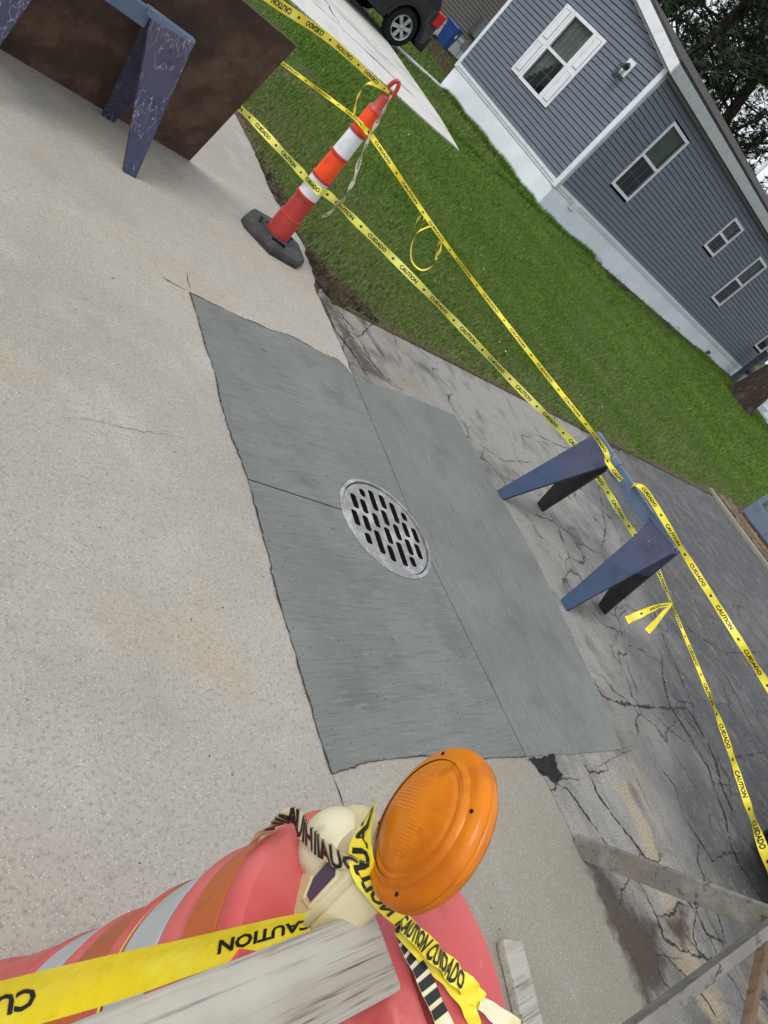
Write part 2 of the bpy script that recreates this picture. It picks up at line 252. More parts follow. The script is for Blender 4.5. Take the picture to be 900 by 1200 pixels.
# ------------------------------------------------------------------ mesh helpers
class MB:
    def __init__(s): s.v = []; s.f = []
    def add(s, vs, fs):
        k = len(s.v); s.v += [tuple(map(float, p)) for p in vs]; s.f += [tuple(i + k for i in f) for f in fs]; return s
    def box(s, x0, x1, y0, y1, z0, z1):
        return s.add([(x, y, z) for z in (z0, z1) for y in (y0, y1) for x in (x0, x1)],
                     [(0, 2, 3, 1), (4, 5, 7, 6), (0, 1, 5, 4), (2, 6, 7, 3), (0, 4, 6, 2), (1, 3, 7, 5)])
    def beam(s, a, b, w, h, up=(0, 0, 1), w2=None, h2=None):
        a, b = Vector(a), Vector(b); d = (b - a).normalized(); u = Vector(up); x = d.cross(u)
        if x.length < 1e-4: x = d.cross(Vector((1, 0, 0)))
        x.normalize(); y = x.cross(d); w2 = w2 or w; h2 = h2 or h
        q = lambda p, ww, hh: [p + x * ww / 2 * i + y * hh / 2 * j for i, j in ((-1, -1), (1, -1), (1, 1), (-1, 1))]
        return s.add(q(a, w, h) + q(b, w2, h2), [(3, 2, 1, 0), (4, 5, 6, 7), (0, 1, 5, 4), (1, 2, 6, 5), (2, 3, 7, 6), (3, 0, 4, 7)])
    def tube(s, pts, rad, n=8, cap=True):
        pts = [Vector(p) for p in pts]; N = len(pts); k0 = len(s.v)
        rr = rad if isinstance(rad, (list, tuple)) else [rad] * N
        ref = None
        for i, p in enumerate(pts):
            d = (pts[min(i + 1, N - 1)] - pts[max(i - 1, 0)]).normalized()
            if ref is None: ref = d.orthogonal().normalized()
            x = (ref - d * ref.dot(d)).normalized(); ref = x; y = d.cross(x)
            s.v += [tuple(p + (x * math.cos(t) + y * math.sin(t)) * rr[i]) for t in [2 * math.pi * j / n for j in range(n)]]
        for i in range(N - 1):
            for j in range(n):
                a = k0 + i * n + j; b = k0 + i * n + (j + 1) % n; s.f.append((a, b, b + n, a + n))
        if cap: s.f.append(tuple(k0 + j for j in reversed(range(n)))); s.f.append(tuple(k0 + (N - 1) * n + j for j in range(n)))
        return s
    def lathe(s, prof, n=32, o=(0, 0, 0), ax=None, cap0=False, cap1=False):
        o = Vector(o); k0 = len(s.v)
        X, Y, Z = (Vector((1, 0, 0)), Vector((0, 1, 0)), Vector((0, 0, 1))) if ax is None else ax
        for r, z in prof:
            s.v += [tuple(o + X * (r * math.cos(t)) + Y * (r * math.sin(t)) + Z * z) for t in [2 * math.pi * j / n for j in range(n)]]
        for i in range(len(prof) - 1):
            for j in range(n):
                a = k0 + i * n + j; b = k0 + i * n + (j + 1) % n; s.f.append((a, b, b + n, a + n))
        if cap0: s.f.append(tuple(k0 + j for j in reversed(range(n))))
        if cap1: s.f.append(tuple(k0 + (len(prof) - 1) * n + j for j in range(n)))
        return s
    def prism(s, poly, fn, t0, t1):
        n = len(poly); s.add([fn(a, b, t0) for a, b in poly] + [fn(a, b, t1) for a, b in poly],
                             [tuple(range(n))[::-1], tuple(range(n, 2 * n))] + [(i, (i + 1) % n, n + (i + 1) % n, n + i) for i in range(n)]); return s
    def slab4(s, q, t):       # quad with thickness t behind its normal
        q = [Vector(p) for p in q]; nrm = (q[1] - q[0]).cross(q[3] - q[0]).normalized() * t
        return s.add(q + [p - nrm for p in q], [(0, 1, 2, 3), (7, 6, 5, 4), (0, 4, 5, 1), (1, 5, 6, 2), (2, 6, 7, 3), (3, 7, 4, 0)])
    def build(s, name, mat, parent=None, bevel=0, smooth=False, seg=2, angle=40):
        me = bpy.data.meshes.new(name); me.from_pydata(s.v, [], s.f); me.update()
        if bevel or smooth:
            bm = bmesh.new(); bm.from_mesh(me); bmesh.ops.recalc_face_normals(bm, faces=bm.faces)
            if bevel:
                es = [e for e in bm.edges if len(e.link_faces) == 2 and e.calc_face_angle(0) > R(35)]
                bmesh.ops.bevel(bm, geom=es, offset=bevel, segments=seg, profile=.6, affect='EDGES', clamp_overlap=True)
            bm.to_mesh(me); bm.free()
        return link(name, me, mat, parent, smooth, angle)
def link(name, me, mat, parent=None, smooth=False, angle=40):
    o = bpy.data.objects.new(name, me); COL.objects.link(o)
    for mm in (mat if isinstance(mat, (list, tuple)) else [mat]): me.materials.append(mm if not isinstance(mm, str) else MT[mm])
    if smooth:
        me.polygons.foreach_set('use_smooth', [True] * len(me.polygons))
        me.set_sharp_from_angle(angle=R(angle))
    if parent: o.parent = parent
    return o
def tag(o, label, cat, group=None, kind=None):
    o['label'] = label; o['category'] = cat
    if group: o['group'] = group
    if kind: o['kind'] = kind
    return o
def empty(name, loc, label, cat, group=None, rz=0):
    o = bpy.data.objects.new(name, None); COL.objects.link(o); o.location = loc; o.rotation_euler = (0, 0, rz); o.empty_display_size = .1
    return tag(o, label, cat, group)
def at_origin(o, root):            # meshes written in world coordinates under a root that is not at the origin
    o.matrix_parent_inverse = root.matrix_basis.inverted(); return o
def copy_tree(o, parent=None):
    c = o.copy(); COL.objects.link(c); c.parent = parent
    for ch in list(o.children): copy_tree(ch, c)
    return c
def struct(o): o['kind'] = 'structure'; return o
def stuff(o): o['kind'] = 'stuff'; return o
def inpoly(x, y, P):
    r = False; j = len(P) - 1
    for i in range(len(P)):
        if (P[i][1] > y) != (P[j][1] > y) and x < (P[j][0] - P[i][0]) * (y - P[i][1]) / (P[j][1] - P[i][1]) + P[i][0]: r = not r
        j = i
    return r
def jag(P, step, amp, closed=False, rs=None):
    rs = rs or random; out = []
    for i in range(len(P) - (0 if closed else 1)):
        a, b = Vector(P[i]), Vector(P[(i + 1) % len(P)]); L = (b - a).length; n = max(1, int(L / step)); nn = Vector((-(b - a).y, (b - a).x)) / max(L, 1e-6)
        for k in range(n):
            q = a + (b - a) * k / n
            if k: q = q + nn * rs.gauss(0, amp)
            out.append((q.x, q.y))
    if not closed: out.append(tuple(P[-1]))
    return out
def sheet(name, loops, keep, z, mat, parent=None, depth=.1, extra=(), zf=None, side_mat=None):
    vs, es = [], []
    for L, closed in loops:
        k = len(vs); vs += [Vector(p) for p in L]; n = len(L)
        es += [(k + i, k + (i + 1) % n) for i in range(n if closed else n - 1)]
    vs += [Vector(p) for p in extra]
    V, E, F, *_ = delaunay_2d_cdt(vs, es, [], 0, 1e-5)
    bm = bmesh.new(); bv = [bm.verts.new((v.x, v.y, z if zf is None else zf(v.x, v.y))) for v in V]
    for f in F:
        cx = sum(V[i].x for i in f) / len(f); cy = sum(V[i].y for i in f) / len(f)
        if keep(cx, cy): bm.faces.new([bv[i] for i in f])
    for v in [v for v in bm.verts if not v.link_faces]: bm.verts.remove(v)
    bmesh.ops.recalc_face_normals(bm, faces=bm.faces)
    for f in bm.faces:
        if f.normal.z < 0: f.normal_flip()
    if depth:
        be = [e for e in bm.edges if e.is_boundary]
        g = bmesh.ops.extrude_edge_only(bm, edges=be)['geom']
        for v in [x for x in g if isinstance(x, bmesh.types.BMVert)]: v.co.z -= depth
        if side_mat:
            for f in [x for x in g if isinstance(x, bmesh.types.BMFace)]: f.material_index = 1
    me = bpy.data.meshes.new(name); bm.to_mesh(me); bm.free()
    return link(name, me, [mat, side_mat] if side_mat else mat, parent)

# ------------------------------------------------------------------ terrain
def clip(x, a, b): return max(a, min(b, x))
def zlawn(u, v):
    if v > 3.6 and u > 3.4:
        s = v - 3.7
        z = min(.048 * s, .36) + clip((u - 12.9) * .016, 0, .25) * clip(s / 7.5, 0, 1)
        return max(.004, min(z, (u - 3.4) * .16)) + .008
    if u > 11.6: return .03 + clip((v - 3.2) * .02, -.02, 0)
    return -.9
def lines(a, b, fine, f0, f1, far): 
    o = list(np.arange(f0, f1, fine)); x = f0
    st = fine
    while x > a: st *= 1.5; x -= st; o.insert(0, x)
    x = f1; st = fine
    while x < b: o.append(x); st *= 1.5; x += st
    o.append(x); return o
us = sorted(lines(-150, 300, .35, 3.42, 30, 0) + [3.40, 11.62, 11.60]); vs_ = sorted(lines(-150, 300, .35, 3.63, 24, 0) + [3.61])
mb = MB(); nu = len(us)
for v in vs_:
    for u in us:
        z = zlawn(u, v); mb.v.append((u, v, z + (.012 * math.sin(u * 2.1 + v * 1.3) * math.sin(v * 1.7) * clip((v - 4) * .5, 0, 1) if z > 0 else 0)))
for j in range(len(vs_) - 1):
    for i in range(nu - 1): a = j * nu + i; mb.f.append((a, a + 1, a + 1 + nu, a + nu))
lawn = struct(mb.build('lawn_ground', 'lawn', smooth=True, angle=60))

# outlines on the pavement, in metres
P_LEFT = [(2.059, 2.984), (2.048, 2.822), (2.022, 2.591), (2.013, 2.393), (1.977, 2.181), (1.965, 2.019), (1.966, 1.777), (1.941, 1.564), (1.888, 1.206), (1.862, .894), (1.841, .677), (1.837, .54)]
P_BOT = [(1.837, .54), (1.93, .549), (2.021, .559), (2.155, .554), (2.35, .546), (2.542, .504), (2.781, .492), (3.014, .471), (3.265, .457), (3.592, .431), (3.958, .412)]
P_RIGHT = [(3.958, .412), (4.041, .666), (4.130, 1.035), (4.245, 1.640), (4.259, 2.306), (4.270, 2.880)]
P_TOP2 = [(4.270, 2.880), (3.815, 2.885), (3.533, 2.870), (3.309, 2.842), (3.187, 2.835)]
P_TOP = [(3.187, 2.835), (3.117, 2.945), (2.934, 2.952), (2.78, 2.985), (2.70, 2.985), (2.58, 2.955), (2.384, 2.958), (2.196, 2.968), (2.059, 2.984)]
rs = random.Random(3)
L_, B_, R_, T2_, T_ = [jag(jag(p, .09, .0035, rs=rs), .018, .0018, rs=rs) for p in (P_LEFT, P_BOT, P_RIGHT, P_TOP2, P_TOP)]
jb = min(range(len(B_)), key=lambda i: (B_[i][0] - 3.014) ** 2 + (B_[i][1] - .471) ** 2)
SLAB = jag([(3.202, 2.858), (3.232, 3.206), (3.259, 3.623), (3.445, 4.132), (3.394, 4.386), (3.352, 4.812), (3.418, 5.419), (3.507, 5.926), (3.46, 7.5), (3.5, 12), (3.45, 40)], .05, .008, rs=rs)
LAWNE = jag([(11.45, 3.70), (10.323, 3.687), (9.361, 3.677), (7.783, 3.55), (7.048, 3.60), (6.399, 3.66), (5.841, 3.80), (4.978, 3.72), (4.434, 3.68), (4.093, 3.63), (3.898, 3.70), (3.573, 3.705), (3.40, 3.80), (3.31, 3.70)], .06, .015, rs=rs)
EDGE = jag([(3.085, -14), (3.07, -.5), (3.085, .355)], .06, .006, rs=rs)
conc = [(-16, -14), (3.075, -14)] + [(x - .008, y) for x, y in EDGE[1:]] + B_[:jb + 1][::-1] + L_[::-1][1:] + T_[::-1][1:] + [(x - .006, y) for x, y in SLAB] + [(-16, 40)]
asph = EDGE + B_[jb:] + R_[1:] + T2_[1:] + [(x + .006, y) for x, y in SLAB if 2.84 < y < 3.66] + LAWNE[::-1] + [(11.45, -14)]
xs = lambda P: [(float(x), float(y)) for x in P[0] for y in P[1]]
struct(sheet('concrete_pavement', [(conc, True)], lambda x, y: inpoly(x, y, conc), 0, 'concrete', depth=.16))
CON = bpy.data.objects['concrete_pavement']
asphalt = struct(sheet('asphalt_pavement', [(asph, True)], lambda x, y: inpoly(x, y, asph), -.001, 'asphalt', depth=.12))
# new patch: three slabs, joints as real gaps, round opening for the grate
GC = (2.783, 1.659); GR = .296
patch = L_ + B_[1:] + R_[1:] + T2_[1:] + T_[1:-1]
JV = [(3.187, 2.90), (3.110, 2.2), (3.030, 1.56), (3.014, .44)]; JU = [(1.93, 1.781), (2.502, 1.716), (3.06, 1.652)]
def side(x, y, P):
    best = 9, 0
    for a, b in zip(P, P[1:]):
        dx, dy = b[0] - a[0], b[1] - a[1]; t = clip(((x - a[0]) * dx + (y - a[1]) * dy) / (dx * dx + dy * dy), 0, 1)
        ex, ey = x - a[0] - t * dx, y - a[1] - t * dy; d = math.hypot(ex, ey)
        if d < best[0]: best = d, dx * ey - dy * ex
    return best
def off(P, d):
    o = []
    for i, p in enumerate(P):
        a, b = Vector(P[max(i - 1, 0)]), Vector(P[min(i + 1, len(P) - 1)]); t = (b - a).normalized(); o.append((p[0] - t.y * d, p[1] + t.x * d))
    return o
circ = [(GC[0] + GR * math.cos(t), GC[1] + GR * math.sin(t)) for t in [2 * math.pi * k / 64 for k in range(64)]]
G = .0038
root = struct(sheet('new_concrete_patch', [(patch, True), (circ, True)], lambda x, y: inpoly(x, y, patch) and math.hypot(x - GC[0], y - GC[1]) > GR, -.016, 'joint', depth=0))
def which(x, y):
    if not inpoly(x, y, patch) or math.hypot(x - GC[0], y - GC[1]) < GR: return None
    dv, sv = side(x, y, JV)
    if dv < G * .98: return None
    if sv > 0: return 'c'
    du, su = side(x, y, JU)
    if du < G * .98: return None
    return 'a' if su > 0 else 'b'
lp = [(patch, True), (circ, True), (off(JV, G), False), (off(JV, -G), False), (off(JU, G), False), (off(JU, -G), False)]
for k, mm in (('a', 'fresh_u'), ('b', 'fresh_u'), ('c', 'fresh_v')):
    sheet('slab', lp, lambda x, y: which(x, y) == k, .003, mm, root, depth=.018)
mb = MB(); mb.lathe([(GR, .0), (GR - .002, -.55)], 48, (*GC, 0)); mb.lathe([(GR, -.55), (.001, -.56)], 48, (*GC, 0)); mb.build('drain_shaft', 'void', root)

def strip(mb, P, w, z=.0026, step=.03, amp=.009, taper=True):
    Q = jag(P, step, amp); n = len(Q); ww = [w * (.25 + random.random() * .9 + .35 * math.sin(i * .35 + len(P))) * (min(1, 3.0 * (1 - abs(2 * i / (n - 1) - 1)) + .15) if taper else 1) for i in range(n)]
    k = len(mb.v)
    for i, p in enumerate(Q):
        a, b = Vector(Q[max(i - 1, 0)]), Vector(Q[min(i + 1, n - 1)]); t = (b - a).normalized()
        mb.v += [(p[0] - t.y * ww[i] / 2, p[1] + t.x * ww[i] / 2, z), (p[0] + t.y * ww[i] / 2, p[1] - t.x * ww[i] / 2, z)]
    mb.f += [(k + 2 * i, k + 2 * i + 1, k + 2 * i + 3, k + 2 * i + 2) for i in range(n - 1)]
# neighbour's drive, walkway, kerb
mb = MB(); n = 24
def drv(i, j):
    s, t = i / n, j / n; v = 10.2 + 7 * t; ur = 9.45 + (v - 10.3) * .16; u = 3.5 + (ur - 3.5) * s
    return (u, v, zlawn(u, v) + .035)
for j in range(n + 1):
    for i in range(n + 1): mb.v.append(drv(i, j))
for j in range(n):
    for i in range(n): a = j * (n + 1) + i; mb.f.append((a, a + 1, a + n + 2, a + n + 1))
for e in ([j * (n + 1) + n for j in range(n + 1)], [i for i in range(n + 1)]):
    k = len(mb.v); mb.v += [(mb.v[q][0], mb.v[q][1], mb.v[q][2] - .12) for q in e]
    mb.f += [(e[i], e[i + 1], k + i + 1, k + i) for i in range(n)]
drive = struct(mb.build('driveway', 'pale'))
for P in ([(4.2, 11.6), (6.4, 11.25), (9.0, 11.0)], [(6.9, 10.3), (7.2, 12.0), (7.6, 16)], [(5.0, 13.0), (7.2, 12.4), (9.6, 12.1)]):
    mb = MB(); strip(mb, P, .03, z=0, step=.12, amp=.02); mb.v = [(x, y, zlawn(x, y) + .0385) for x, y, z in mb.v]; mb.build('crack', 'crack', drive)
mb = MB(); mb.add([(10.55, 14.95, .40), (12.88, 15.60, .40), (12.88, 15.98, .40), (10.7, 15.45, .40)], [(0, 1, 2, 3)])
mb.add([(10.55, 14.95, .25), (12.88, 15.60, .25), (12.88, 15.60, .40), (10.55, 14.95, .40)], [(0, 1, 2, 3)]); struct(mb.build('walkway', 'pale'))
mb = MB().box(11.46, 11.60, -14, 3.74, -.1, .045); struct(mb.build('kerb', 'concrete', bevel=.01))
mb = MB(); mb.add([(11.60, -14, .040), (12.35, -14, .048), (12.35, 3.72, .052), (11.60, 3.72, .04)], [(0, 1, 2, 3)]); struct(mb.build('soil_bed', 'soil'))

# cracks, stains and rubble on the pavement
CR = [([(4.1, .819), (4.086, .715), (4.183, .674), (4.405, .64), (4.634, .617), (4.881, .591), (5.24, .57)], .035),
 ([(5.407, .985), (5.176, .823), (5.052, .702), (4.967, .598), (4.989, .468), (4.985, .326), (4.982, .189), (4.887, .068), (4.821, -.051), (4.653, -.193), (4.597, -.298), (4.63, -.6)], .026),
 ([(5.24, .57), (5.251, .479), (5.214, .333), (5.179, .222), (5.0, .05), (4.95, -.1)], .045), ([(5.251, .479), (5.398, .593), (5.457, .751), (5.554, .916), (5.6, 1.055), (5.9, 1.5)], .014),
 ([(3.007, .472), (3.116, .39), (3.14, .336), (3.221, .298), (3.271, .156), (3.321, .017), (3.36, -.1)], .018), ([(3.474, .409), (3.49, .344), (3.64, .326), (3.698, .34), (3.70, .42)], .013),
 ([(3.14, .336), (3.10, .306), (3.09, .30)], .012), ([(3.49, .344), (3.464, .244), (3.515, .096), (3.568, -.011), (3.601, -.095), (3.62, -.2)], .020),
 ([(3.36, -.1), (3.406, -.128), (3.421, -.185), (3.416, -.289), (3.38, -.365), (3.48, -.442), (3.663, -.528), (3.9, -.6)], .022), ([(3.416, -.289), (3.584, -.313), (3.674, -.291), (3.737, -.321)], .018),
 ([(3.62, -.2), (3.772, -.266), (3.783, -.362), (3.777, -.453), (3.914, -.526)], .02), ([(3.49, .344), (3.967, .395), (4.124, .391)], .005), ([(3.97, .42), (4.16, .41)], .005), ([(3.968, .40), (3.93, .2), (3.9, .02)], .005),
 ([(3.279, 3.623), (3.253, 3.284), (3.316, 3.124), (3.352, 2.916)], .045), ([(3.373, 3.642), (3.499, 3.329), (3.68, 3.497), (3.898, 3.70)], .014), ([(3.33, 3.5), (3.42, 3.25), (3.55, 3.0), (3.72, 2.92)], .016), ([(3.36, 3.35), (3.5, 3.33), (3.5, 3.05)], .012),
 ([(4.572, 2.076), (4.914, 2.045), (5.172, 1.908), (5.355, 1.815)], .012), ([(4.281, 2.857), (4.26, 2.689), (4.388, 2.647), (4.655, 2.557), (5.3, 2.7)], .008), ([(6.583, 2.836), (6.225, 2.466), (5.909, 2.139), (5.559, 1.921)], .014),
 ([(6.227, 1.336), (6.375, 1.182), (6.913, .988), (8.013, .99)], .014), ([(6.563, .87), (6.392, .504), (6.266, .236), (6.334, .162)], .014), ([(5.565, 3.12), (6.007, 3.098), (6.759, 3.143)], .012),
 ([(4.242, .018), (4.27, -.122), (4.276, -.232), (4.496, -.232), (4.723, -.277)], .016), ([(4.9, .1), (5.2, .05), (5.5, .2), (6.3, .16)], .01), ([(4.6, .62), (4.75, .45), (4.98, .3)], .01), ([(4.967, .598), (5.1, .5), (5.2, .35)], .012),
 ([(4.5, .63), (4.62, .75), (4.7, .95)], .010), ([(5.05, .70), (5.2, .62), (5.398, .593)], .012), ([(4.27, -.12), (4.1, -.2), (4.02, -.4), (3.91, -.53)], .013), ([(4.242, .018), (4.35, .15), (4.30, .3)], .010),
 ([(4.8, 1.0), (5.0, 1.25), (5.3, 1.35), (5.6, 1.7)], .008), ([(3.784, -.36), (3.65, -.42), (3.60, -.5)], .012), ([(3.52, -.3), (3.58, -.42), (3.66, -.52)], .010), ([(3.3, -.38), (3.45, -.6), (3.5, -.9)], .015)]
for P, w in CR:
    mb = MB(); strip(mb, P, w * .62, step=.016, amp=.0045); mb.build('crack', 'crack', asphalt)
for P, w in (([(1.911, 3.015), (2.059, 2.984)], .006), ([(1.837, .54), (1.841, .47), (1.838, .43)], .006), ([(2.10, 3.168), (2.067, 2.99)], .004), ([(1.164, 1.872), (1.35, 1.9), (1.451, 1.898), (1.7, 1.93)], .0014)):
    mb = MB(); strip(mb, P, w, amp=.003); mb.build('crack', 'crack', CON)
for P, w in ((L_, .0075), (T_, .006), (B_[:jb + 1], .004)):
    mb = MB(); strip(mb, P, w, z=.0046, amp=.001, taper=False); mb.build('edge_crevice', 'crack', root)
def stain(P, parent, soft, z=.0022):
    g = .014; ex = [(x, y) for x in np.arange(min(p[0] for p in P), max(p[0] for p in P), g) for y in np.arange(min(p[1] for p in P), max(p[1] for p in P), g) if inpoly(x, y, P)]
    o = sheet('damp_stain', [(P, True)], lambda x, y: inpoly(x, y, P), z, 'damp', parent, depth=0, extra=ex)
    a = o.data.attributes.new('edge', 'FLOAT', 'POINT'); a.data.foreach_set('value', [min(1.0, side(v.co.x, v.co.y, P + [P[0]])[0] / soft) for v in o.data.vertices]); return o
stain([(3.08, .10), (3.16, .03), (3.22, -.06), (3.26, -.18), (3.33, -.25), (3.46, -.28), (3.48, -.36), (3.36, -.38), (3.34, -.46), (3.26, -.50), (3.18, -.56), (3.10, -.52), (3.00, -.60), (2.93, -.52), (2.97, -.38), (2.97, -.22), (3.01, -.08), (3.03, .03)], asphalt, .11)
stain([(3.22, 3.66), (3.42, 3.66), (3.44, 3.4), (3.52, 3.1), (3.70, 2.93), (3.55, 2.90), (3.38, 2.90), (3.30, 2.92), (3.26, 3.2)], asphalt, .14)
stain([(3.58, 3.66), (3.78, 3.66), (3.72, 3.45), (3.76, 3.2), (3.66, 3.15), (3.62, 3.4)], asphalt, .11)
stain([(3.40, -.30), (3.50, -.27), (3.72, -.27), (3.80, -.33), (3.70, -.38), (3.60, -.48), (3.46, -.46)], asphalt, .10)
def lump(name, P, h, mat, parent):
    ex = [(x, y) for x in np.arange(min(p[0] for p in P), max(p[0] for p in P), .012) for y in np.arange(min(p[1] for p in P), max(p[1] for p in P), .012) if inpoly(x, y, P)]
    def zf(x, y): return .003 + (random.random() ** 1.5 * h if (x, y) not in PS else 0)
    PS = set(P); return sheet(name, [(P, True)], lambda x, y: inpoly(x, y, P), 0, mat, parent, depth=.004, extra=ex, zf=zf)
lump('bitumen_patch', jag([(3.03, .462), (3.15, .455), (3.26, .448), (3.22, .40), (3.235, .36), (3.15, .34), (3.11, .375), (3.06, .40)], .02, .006, True, rs), .014, 'bitumen', asphalt)
sheet('soil_strip', [([(3.18, 2.9), (3.36, 2.9), (3.36, 3.6), (3.75, 3.60), (3.75, 3.9), (3.60, 4.3), (3.62, 6.5), (3.38, 6.5), (3.30, 4.9), (3.36, 4.2), (3.22, 3.6)], True)], lambda x, y: True, -.007, 'soil', lawn, depth=0)
lump('dirt_ridge', jag([(3.39, 3.60), (3.62, 3.64), (3.86, 3.62), (3.8, 3.78), (3.62, 3.86), (3.52, 4.0), (3.42, 4.2), (3.36, 4.0), (3.33, 3.8)], .05, .02, True, rs), .05, 'soil', lawn)
lump('dirt_ridge', jag([(3.37, 4.4), (3.50, 4.5), (3.56, 5.1), (3.62, 5.7), (3.66, 6.4), (3.50, 6.4), (3.44, 5.5), (3.37, 4.8)], .05, .02, True, rs), .035, 'soil', lawn)
# loose grit on the pavement
def scatter(name, n, area, size, mat, flat=.6, z=0.0, reject=None, rot=True):
    mb = MB(); k = 0
    while k < n:
        x, y = random.uniform(*area[0]), random.uniform(*area[1])
        if reject and reject(x, y): k += 1; continue
        r = random.uniform(*size) * (1 if random.random() < .9 else 1.6); zz = z(x, y) if callable(z) else z
        a = random.random() * 6; pts = []
        for i in range(5):
            t = a + i * 1.2566; rr = r * random.uniform(.6, 1.2); pts.append((x + rr * math.cos(t), y + rr * math.sin(t), zz))
        mb.add(pts + [(x + r * .2, y, zz + r * flat)], [(0, 1, 5), (1, 2, 5), (2, 3, 5), (3, 4, 5), (4, 0, 5)]); k += 1
    return mb.build(name, mat)
tag(stuff(scatter('grit', 150, ((.6, 3.4), (-.4, 5.2)), (.0012, .0038), 'crack', z=.001)), 'dark specks of grit scattered over the pale concrete', 'grit')
tag(stuff(scatter('gravel', 160, ((3.4, 7.4), (-.5, 3.6)), (.002, .005), 'greytrim', z=.001, reject=lambda x, y: inpoly(x, y, patch))), 'loose pale stone chips lying on the cracked asphalt', 'gravel')
tag(stuff(scatter('leaf_litter', 900, ((11.62, 12.3), (1.4, 3.7)), (.02, .05), 'dryleaf', .35, z=.05)), 'brown dry leaf litter along the far kerb', 'leaf litter')
tag(stuff(scatter('leaf_crumbs', 260, ((6.3, 7.6), (.9, 1.9)), (.006, .014), 'dryleaf', .4, z=.0)), 'small brown leaf crumbs lying on the dark asphalt', 'leaf litter')

# ------------------------------------------------------------------ drain grate
g = empty('drain_grate', (*GC, .0), 'round grey cast iron drain grate set in the fresh concrete', 'drain grate')
mb = MB(); mb.lathe([(.295, -.03), (.295, .006), (.286, .010), (.276, .009), (.2755, -.02)], 64); mb.build('frame', 'iron', g, smooth=True)
SD = (-.18904, -.98197); SN = (.98197, -.18904)
SLOTS = [(-.177, -.143, -.068), (-.098, -.205, -.174), (-.117, -.129, -.058), (-.032, -.222, -.107), (.042, -.221, -.15), (.108, -.195, -.08), (.18, -.156, -.122), (-.205, -.029, .048), (-.137, -.018, .057), (-.059, -.061, .008), (.02, -.111, -.033), (.078, -.041, .039), (.156, -.081, -.006), (.221, -.067, .006), (-.160, .097, .142), (-.086, .055, .176), (-.001, .007, .088), (-.024, .125, .201), (.055, .079, .204), (.133, .034, .113), (.198, .043, .117), (.122, .147, .187)]
loops = [([(.269 * math.cos(t), .269 * math.sin(t)) for t in [2 * math.pi * k / 64 for k in range(64)]], True)]; holes = []
for nn, d0, d1 in SLOTS:
    w = .0195; h = []; d0 -= .010; d1 += .010; L = (d1 - d0)
    for k in range(16):
        t = 2 * math.pi * k / 16; cx, sy = math.cos(t), math.sin(t); ex = math.copysign(abs(cx) ** .7, cx) * w; ey = sy * w * .9 + math.copysign(max(L / 2 - w * .9, .002), sy) * (1 if abs(sy) > .01 else 0)
        dd = (d0 + d1) / 2 + ey; h.append((SN[0] * -1 * (nn + ex) * -1 + SD[0] * dd, SN[1] * (nn + ex) + SD[1] * dd))
    holes.append(h); loops.append((h, True))
sheet('cover', loops, lambda x, y: math.hypot(x, y) < .269 and not any(inpoly(x, y, h) for h in holes), .001, 'iron', g, depth=.045, side_mat='void')  # slot walls coloured near-black, standing in for shade inside the iron slots

